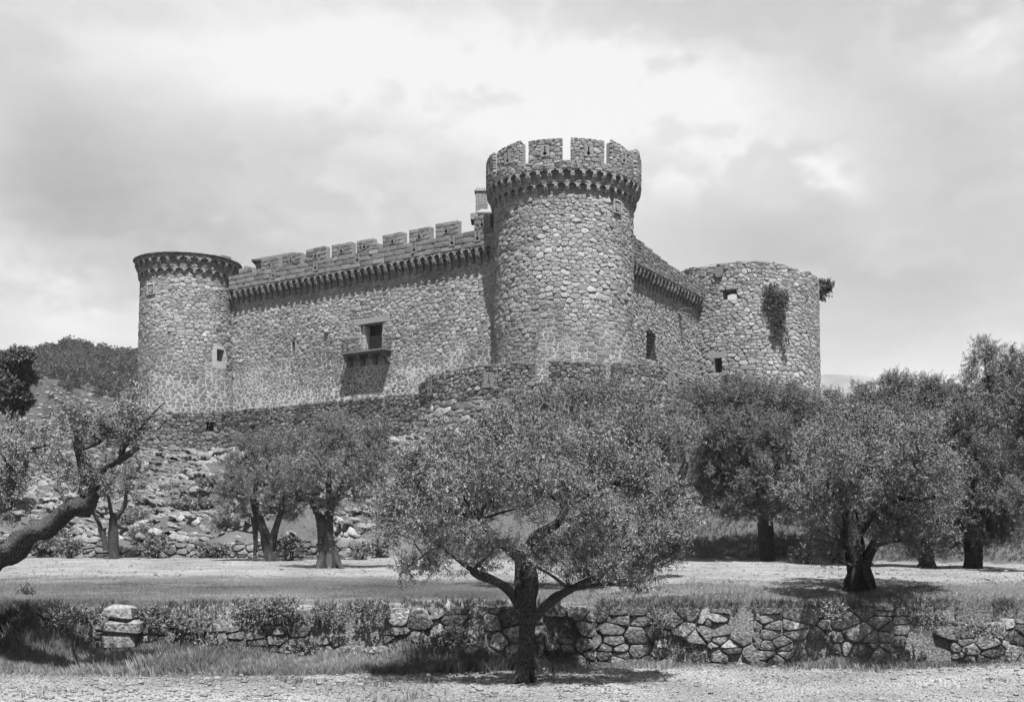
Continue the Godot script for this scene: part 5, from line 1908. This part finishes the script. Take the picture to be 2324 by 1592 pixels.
	# behind
	var far := [
		["olive_tree", "dense olive on the terrace just behind the round headed one", 31.5, [[[1452, 1308, 0, 0.27], [1462, 1270, 0, 0.3], [1475, 1200, 0, 0.26], [1470, 1120, 0, 0.2]], [[1470, 1180, 0, 0.18], [1540, 1090, 0.3, 0.14], [1556, 1050, 0.4, 0.1]], [[1470, 1150, 0, 0.18], [1380, 1020, 0.3, 0.12], [1330, 930, 0.4, 0.07]]],
			[[1200, 933, 70, 44, 0.5], [1280, 918, 75, 46, 0.2], [1370, 908, 80, 46, 0.0], [1460, 928, 75, 50, 0.3], [1530, 988, 60, 55, 0.0], [1180, 988, 60, 41, -0.6], [1270, 983, 75, 46, -1.0], [1370, 983, 80, 50, -1.3], [1460, 985, 75, 50, -1.0], [1420, 1055, 80, 50, -0.8], [1510, 1035, 60, 46, -0.6], [1330, 1015, 70, 46, 0.8], [1540, 1145, 40, 41, 0.2], [1150, 943, 36, 31, 0.0]], 0.9, 1.1, 0.92],
		["olive_tree", "spreading olive on the grassy slope below the ruined tower", 50.0, [[[1745, 1222, 0, 0.27], [1740, 1180, 0, 0.3], [1730, 1120, 0, 0.25], [1735, 1060, 0, 0.18]], [[1735, 1110, 0, 0.18], [1790, 1030, 0.3, 0.13], [1800, 980, 0.3, 0.1]], [[1735, 1110, 0, 0.18], [1660, 1010, 0.3, 0.13]]],
			[[1600, 921, 65, 55, 0.4], [1680, 906, 70, 50, 0.0], [1760, 921, 70, 52, 0.3], [1830, 946, 55, 55, 0.0], [1620, 990, 65, 55, -0.8], [1700, 980, 75, 55, -1.2], [1790, 1005, 70, 55, -1.0], [1650, 1075, 70, 55, -0.6], [1730, 1085, 75, 55, -1.4], [1800, 1090, 55, 50, -0.8], [1680, 1155, 60, 36, -1.0], [1760, 1160, 65, 38, -0.8], [1600, 1125, 50, 40, 0.0], [1850, 995, 36, 45, 0.0], [1620, 1065, 50, 45, 0.4]], 1.0, 1.3, 0.8],
		["olive_tree", "half hidden olive filling the gap beneath the pale mountain", 47.0, [[[1905, 1268, 0, 0.25], [1900, 1200, 0, 0.2], [1895, 1100, 0, 0.15]], [[1895, 1120, 0, 0.14], [1860, 1020, 0, 0.09]], [[1895, 1120, 0, 0.14], [1950, 1010, 0, 0.09]]],
			[[1880, 930, 48, 40, 0.0], [1930, 950, 50, 42, 0.2], [1980, 935, 40, 36, 0.0], [1860, 1010, 50, 45, -0.3], [1930, 1030, 60, 50, -0.5], [1990, 1010, 50, 45, 0.0], [1880, 1090, 55, 45, 0.0], [1960, 1100, 55, 45, 0.0], [1850, 1150, 45, 40, -0.4], [1920, 1170, 50, 36, -0.3]], 0.9, 1.25, 0.8],
		["olive_tree", "bushy olive with uneven top rising against the pale mountain", 43.0, [[[2105, 1275, 0, 0.27], [2100, 1230, 0, 0.28], [2090, 1150, 0, 0.22], [2080, 1060, 0, 0.16]], [[2090, 1150, 0, 0.16], [2030, 1010, 0.2, 0.12]], [[2090, 1140, 0, 0.16], [2150, 1000, 0.2, 0.1]]],
			[[2010, 920, 45, 50, 0.3], [2030, 875, 28, 28, 0.2], [2090, 905, 48, 45, 0.0], [2130, 885, 30, 28, 0.3], [2160, 930, 55, 55, 0.0], [2050, 960, 65, 55, -0.6], [2140, 1000, 65, 58, -0.9], [1960, 920, 45, 40, 0.5], [1920, 945, 40, 36, 0.7], [2060, 1050, 62, 50, 0.3], [2150, 1080, 62, 55, 0.0], [2060, 1150, 60, 45, 0.2], [2130, 1180, 60, 45, 0.4], [2010, 1190, 45, 40, 0.5], [2070, 1220, 45, 30, 0.6]], 1.0, 1.2, 0.8],
		["olive_tree", "tallest olive beside the bushy one, with drooping outer boughs", 41.0, [[[2210, 1280, 0, 0.27], [2205, 1230, 0, 0.3], [2215, 1150, 0, 0.24], [2225, 1020, 0, 0.16]], [[2215, 1150, 0, 0.16], [2170, 1030, -0.2, 0.11]], [[2220, 1060, 0, 0.15], [2262, 920, 0.2, 0.09]]],
			[[2235, 815, 26, 38, 0.2], [2230, 880, 50, 40, 0.0], [2280, 880, 38, 50, 0.3], [2210, 950, 62, 52, -0.5], [2290, 950, 62, 62, 0.0], [2230, 1040, 70, 58, -0.9], [2300, 1060, 62, 60, -0.5], [2190, 1120, 58, 52, -1.0], [2260, 1140, 62, 55, -1.2], [2180, 1190, 50, 46, -0.8], [2240, 1215, 50, 36, -0.7], [2150, 1190, 40, 40, 0.2], [2290, 835, 26, 36, 0.3], [2280, 1200, 50, 45, -0.6], [2160, 1240, 40, 24, -0.4], [2290, 1130, 50, 50, -1.0]], 1.0, 1.2, 0.8],
		["olive_tree", "dark olive standing outermost in the row beyond the tallest one", 36.0, [[[2420, 1300, 0, 0.27], [2410, 1230, 0, 0.3], [2400, 1120, 0, 0.2]], [[2405, 1150, 0, 0.16], [2350, 1000, 0, 0.1]]],
			[[2340, 930, 60, 70, 0.0], [2420, 910, 80, 80, 0.0], [2360, 1020, 70, 70, 0.0], [2440, 1020, 80, 80, 0.0], [2340, 1130, 55, 60, -0.4], [2335, 850, 30, 45, 0.0]], 1.0, 1.2, 0.8],
		["olive_tree", "gnarled olive with widely flared foot on bare ground below the balcony", 46.0, [[[746, 1292, 0, 0.44], [744, 1262, 0, 0.3], [741, 1221, 0, 0.24], [734, 1182, 0, 0.25]], [[738, 1200, 0, 0.2], [714, 1155, 0, 0.13], [700, 1134, -0.1, 0.1], [672, 1136, -0.2, 0.05]], [[742, 1195, 0, 0.2], [748, 1140, 0.1, 0.14], [745, 1080, 0.2, 0.09]], [[744, 1170, 0, 0.14], [775, 1100, 0.2, 0.08], [800, 1050, 0.2, 0.05]]],
			[[700, 1020, 60, 42, 0.3], [770, 1000, 62, 42, 0.0], [830, 1010, 52, 40, 0.2], [670, 1070, 50, 36, -0.5], [740, 1065, 60, 40, -0.8], [810, 1070, 58, 40, -0.6], [860, 1045, 40, 40, 0.0], [690, 1120, 48, 26, -0.3], [790, 1125, 50, 28, -0.3], [840, 1100, 36, 26, 0.2], [760, 965, 45, 26, 0.4], [850, 985, 32, 26, 0.2], [735, 1150, 34, 16, -0.4]], 0.6, 1.2, 0.9],
		["olive_tree", "slender many stemmed olive at the foot of the stony slope", 53.0, [[[612, 1262, 0, 0.27], [606, 1225, 0, 0.22], [590, 1180, 0, 0.18], [572, 1130, 0, 0.14]], [[612, 1250, 0, 0.2], [625, 1200, 0, 0.14], [640, 1150, 0, 0.1]], [[578, 1262, 0, 0.1], [580, 1210, 0, 0.1], [575, 1175, 0, 0.12]], [[575, 1140, 0, 0.1], [582, 1100, 0, 0.07]], [[574, 1135, 0, 0.1], [545, 1100, 0.1, 0.06]]],
			[[540, 1060, 50, 40, 0.2], [600, 1030, 55, 40, 0.0], [640, 1010, 45, 34, 0.2], [520, 1110, 42, 36, -0.3], [580, 1100, 52, 38, -0.6], [640, 1090, 48, 40, -0.4], [530, 1160, 42, 28, -0.3], [620, 1150, 44, 34, 0.0], [500, 1190, 26, 16, 0.0], [570, 1010, 36, 26, 0.3], [660, 1150, 30, 34, 0.2]], 0.55, 1.25, 0.85],
		["olive_tree", "thin sparse young olive with two stems by the field wall", 56.0, [[[258, 1254, 0, 0.22], [258, 1220, 0, 0.2], [256, 1180, 0, 0.17], [262, 1166, 0, 0.14]], [[258, 1178, 0, 0.14], [280, 1152, 0, 0.1], [288, 1105, 0, 0.06]], [[256, 1180, 0, 0.11], [248, 1145, 0, 0.08], [240, 1100, 0, 0.05]], [[240, 1248, 0, 0.14], [228, 1195, 0, 0.1], [210, 1162, 0, 0.06]]],
			[[220, 1060, 34, 30, 0.0], [270, 1050, 36, 32, 0.2], [310, 1080, 32, 28, 0.0], [240, 1110, 32, 26, -0.3], [200, 1110, 30, 26, 0.0], [290, 1120, 30, 22, 0.0]], 0.16, 1.7, 0.9],
	]
	for t in far:
		olive(t[0], t[1], t[2], t[3], t[4], t[5], t[6], t[7], "olive trees on the terraces", "tree", hit_ground_at(t[3][0][0][0], t[2]))
	# dark evergreen beyond, at the edge
	var b := []
	for k in 26:
		var q := px(rf(-40, 78), rf(806, 925), 74.0 + rf(-1.0, 1.0))
		var er := rf(0.35, 0.7)
		b.append([q, Vector3(er, er * rf(0.8, 1.3), er)])
	b.sort_custom(func(p, q): return p[0].y < q[0].y)
	b[0][0] = Vector3(px(30, 930, 74.0).x, b[0][0].y, -74.0)
	bush("evergreen_tree", "dark dense evergreen standing against the wooded hill", "tree", b, 1.0, 2.2, 0.5, "", sprig_b, true)

func hit_ground_at(u: float, d: float) -> Vector3:
	var x := (u - CU) / F * d
	return Vector3(x, ground(x, d), -d)

func build_bushes() -> void:
	# shrubs rooted in the ruined tower
	var c := px(1760, 690, 105.4)
	bush("hanging_shrub", "dark shrub hanging from the face of the ruined tower", "shrub", [[c, Vector3(1.35, 1.5, 0.7)], [c + Vector3(0.3, -1.5, 0.1), Vector3(0.9, 0.8, 0.4)], [c + Vector3(-0.4, 1.2, 0.0), Vector3(0.9, 0.8, 0.5)], [c + Vector3(0.7, 0.6, 0.0), Vector3(0.7, 0.9, 0.5)], [c + Vector3(0.8, -2.6, 0.0), Vector3(0.35, 0.8, 0.15)], [c + Vector3(0.1, -2.7, 0.0), Vector3(0.25, 0.7, 0.15)], [c + Vector3(1.1, -3.6, 0.0), Vector3(0.2, 0.8, 0.1)]], 0.75, 1.3, 0.55, "", sprig_b, false)
	c = px(1868, 655, 113.0)
	bush("fig_bush", "round leafy bush growing out from the broken rim of the ruined tower", "shrub", [[c, Vector3(0.95, 1.15, 0.9)], [c + Vector3(-0.4, -0.7, 0.0), Vector3(0.4, 0.5, 0.4)], [c + Vector3(0.5, 0.3, 0), Vector3(0.6, 0.6, 0.5)]], 0.35, 1.0, 0.75, "", sprig_f, true)
	# shrubs on the slope and by the field wall
	var list := [[352, 1200, 32, 30, 56.5, "dark round shrub against the field wall"], [655, 1232, 30, 32, 53.5, "dense dark shrub beside the slender olive"], [505, 1195, 26, 18, 57.0, "low dark shrub under the slender olive"], [330, 1090, 40, 22, 66.0, "pale loose shrub on the upper ledge of the stony slope"], [440, 1060, 42, 20, 70.0, "spreading shrub on the stony slope under the bastion"], [395, 1055, 26, 14, 70.0, "small shrub on the stony slope under the bastion"], [860, 1160, 26, 22, 58.0, "scrubby bush on the slope beyond the flared olive"], [905, 1105, 32, 22, 63.0, "rounded bush on the slope below the bastion foot"], [820, 1195, 24, 16, 55.0, "low bush at the slope foot by the flared olive"], [1830, 1220, 32, 26, 47.0, "dark bush on the grassy slope below the ruined tower"], [120, 1110, 40, 40, 60.0, "tall loose bush behind the leaning olive"], [90, 1180, 40, 36, 58.0, "thick bush at the foot of the leaning olive's backdrop slope"], [160, 1200, 28, 26, 57.0, "small thicket on the slope by the young olive"], [470, 1230, 22, 14, 57.0, "tuft of scrub on top of the field wall"], [395, 1000, 34, 16, 76.0, "dark shrub rooted close under the curved bastion"], [470, 1020, 30, 18, 74.0, "leafy shrub between the bastion and the slender olive"], [350, 1130, 36, 22, 63.0, "broad shrub on the lower ledge of the stony slope"], [420, 1125, 30, 18, 63.0, "bushy weed clump on the lower ledge of the stony slope"], [440, 1180, 28, 18, 59.0, "shrub halfway between the round shrub and the slender olive"], [300, 1040, 40, 26, 68.0, "tall shrub on the ledge behind the young olive"]]
	for q in list:
		var p := px(q[0], q[1], q[4])
		var gy := ground(p.x, q[4])
		var r := Vector3(q[2], q[3], (q[2] + q[3]) * 0.5) / F * (q[4] as float)
		p.y = minf(p.y, gy + r.y * 0.9)
		bush("shrub", q[5], "shrub", [[p, r], [p + Vector3(r.x * 0.5, r.y * 0.2, 0), r * 0.6], [p + Vector3(-r.x * 0.5, -r.y * 0.1, 0), r * 0.6]], 0.36, 1.5, 0.85, "shrubs on the stony slope")
	# plants on the terrace wall
	var wl := [[350, 1400, 38, 40, "bramble mat hanging over the wall top beside the block pillar"], [415, 1420, 45, 36, "bramble mat spilling down the middle of the wall"], [580, 1385, 55, 34, "dark creeper draped on the wall top among the blocks"], [640, 1375, 40, 22, "small creeper on the wall top next to a flat block"], [745, 1395, 45, 26, "creeper over the wall between pale blocks"], [850, 1380, 48, 20, "low creeper on the rim of the wall"], [470, 1455, 40, 22, "scrub at the foot of the bramble mats"], [1030, 1450, 48, 36, "pale wiry bush growing from the wall near the forked trunk"], [690, 1470, 40, 22, "scrub in the grass at the wall foot"], [120, 1400, 70, 36, "tangled shrub on the grass bank past the block pillar"], [60, 1450, 50, 40, "thick shrub low on the grass bank"], [200, 1395, 40, 26, "small shrub between the bank and the block pillar"], [1500, 1405, 30, 22, "short plant hanging over the wall under the tree shadow"], [1885, 1385, 40, 30, "dark plant on the wall rim below the twin stemmed olive"], [2095, 1400, 50, 40, "dark creeper covering the wall beyond the twin stemmed olive"], [2230, 1430, 45, 26, "scrub on the tumbled end of the wall"], [60, 1330, 22, 18, "isolated tuft bush on the terrace edge"]]
	for q in wl:
		var dd := 24.7
		if q[0] < 230: dd = 24.2
		var p := px(q[0], q[1], dd)
		var r := Vector3(q[2], q[3], 26.0) / F * dd
		var gy := ground(p.x, dd)
		p.y = maxf(p.y, gy + 0.1)
		if q[1] < 1345:
			p = hit_ground(q[0], q[1] + q[3])
			p.y += r.y * 0.5
		bush("wall_plant", q[4], "plant", [[p, r], [p + Vector3(r.x * 0.55, -r.y * 0.3, 0.02), r * 0.65], [p + Vector3(-r.x * 0.5, r.y * 0.1, 0.0), r * 0.65]], 1.5, 0.62, 0.95, "plants on the terrace wall", sprig_b, false)

func build_groundcover() -> void:
	# grass
	var xf := []
	var cols := []
	var tries := 0
	while xf.size() < 52000 and tries < 400000:
		tries += 1
		var d := sqrt(rng.randf()) * 34.0 + 16.0
		if rng.randf() < 0.3: d = rf(21.5, 27.0)
		var x := rf(-0.5, 0.5) * d
		var g := grassiness(x, d)
		if rng.randf() > pow(g, 1.5): continue
		var dw := wall_d(x)
		if d > dw - 0.08 and d < dw + 0.18: continue
		var tall := 0.13
		if d < dw: tall = lerpf(0.24, 0.12, smoothstep(-3.0, 2.0, x)) * (0.6 + 0.9 * smoothstep(-0.2, 0.4, nz.get_noise_2d(x * 9.0 + 30.0, d * 9.0)))
		else: tall = lerpf(0.075, 0.045, smoothstep(25.5, 32.0, d))
		if d < dw - 2.0: tall *= 0.5
		tall *= 1.0 + 0.5 * nz.get_noise_2d(x * 12.0, d * 12.0)
		xf.append(Transform3D(Basis(Vector3.UP, rf(0, TAU)).scaled(Vector3(tall * rf(0.8, 1.3), tall * rf(0.7, 1.3), tall * rf(0.8, 1.3))), Vector3(x, ground(x, d) - 0.01, -d)))
		cols.append(gray(clampf(0.18 + 0.16 * nz.get_noise_2d(x * 6.0, d * 6.0) + rf(-0.05, 0.07), 0.08, 0.5)))
	tag(multi("grass", tuft, xf, cols, M.grass, self), "dry grass covering the terraces and banks", "grass")
	# grass on the slope
	xf = []
	cols = []
	tries = 0
	while xf.size() < 42000 and tries < 260000:
		tries += 1
		var d := rf(46.0, 84.0)
		var x := rf(-0.48, 0.5) * d
		if d < 55.5 - 0.42 * clampf(x, -30, 24) + 0.4: continue
		if barbican_gap(x, -d) < 0.3: continue
		if rng.randf() > (grassiness(x, d) + 0.1) * lerpf(0.3, 1.0, smoothstep(-4.0, 6.0, x)): continue
		var t := rf(0.08, 0.24)
		xf.append(Transform3D(Basis(Vector3.UP, rf(0, TAU)).scaled(Vector3(t * 1.2, t, t * 1.2)), Vector3(x, ground(x, d) - 0.02, -d)))
		cols.append(gray(clampf(0.13 + 0.09 * nz.get_noise_2d(x * 4.0, d * 4.0) + rf(-0.05, 0.06), 0.07, 0.45)))
	tag(multi("weeds", tuft, xf, cols, M.grass, self), "rough weeds growing among the stones of the slope", "weeds")
	# weeds rooted in the joints and along the rim of the terrace wall
	xf = []
	cols = []
	for k in 9000:
		var x := rf(-12.0, 13.5)
		var y := rf(-0.05, 1.3)
		if rng.randf() < 0.35: y = rf(1.1, 1.34)
		var want := nz.get_noise_2d(x * 14.0 + 80.0, y * 20.0) + 0.3 * smoothstep(2.0, -5.0, x) - 0.1
		if y < 1.1 and want < 0.0: continue
		if y >= 1.1 and nz.get_noise_1d(x * 25.0) < -0.1: continue
		var z := -wall_d(x) - (y - 0.6) * 0.12 + rf(-0.02, 0.14)
		if y >= 1.1: z = -wall_d(x) - rf(-0.08, 0.4)
		var t := rf(0.06, 0.17)
		var up := Vector3(rf(-0.5, 0.5), rf(0.1, 1.0), rf(0.3, 1.0)).normalized() if y < 1.1 else Vector3(rf(-0.4, 0.4), 1, rf(-0.2, 0.6)).normalized()
		xf.append(Transform3D(basis_y(up, rf(0, TAU), t), Vector3(x, y, z)))
		cols.append(gray(rf(0.07, 0.2)))
	tag(multi("wall_weeds", tuft, xf, cols, M.grass, self), "weeds and dry grass rooted in the joints of the terrace wall", "weeds")
	# clods of dry earth
	xf = []
	cols = []
	tries = 0
	while xf.size() < 15000 and tries < 200000:
		tries += 1
		var d := rf(17.0, 25.0) if rng.randf() < 0.6 else rf(26.0, 60.0)
		var x := rf(-0.5, 0.5) * d
		if d > 55.5 - 0.42 * clampf(x, -30, 24): continue
		var dw := wall_d(x)
		if absf(d - dw) < 0.3: continue
		if rng.randf() < grassiness(x, d) * 1.1: continue
		var s := rf(0.02, 0.07) * (2.4 if rng.randf() < 0.06 else 1.0)
		if d < dw and x > 2.0: s *= 0.7
		xf.append(Transform3D(Basis.from_euler(Vector3(rf(-0.4, 0.4), rf(0, TAU), rf(-0.4, 0.4))).scaled(Vector3(s * rf(0.8, 1.5), s, s)), Vector3(x, ground(x, d) + s * 0.12, -d)))
		cols.append(gray(rf(0.24, 0.4)))
	tag(multi("earth_clods", clod, xf, cols, M.clod, self), "pale clods of dry earth scattered over the bare ground", "earth")
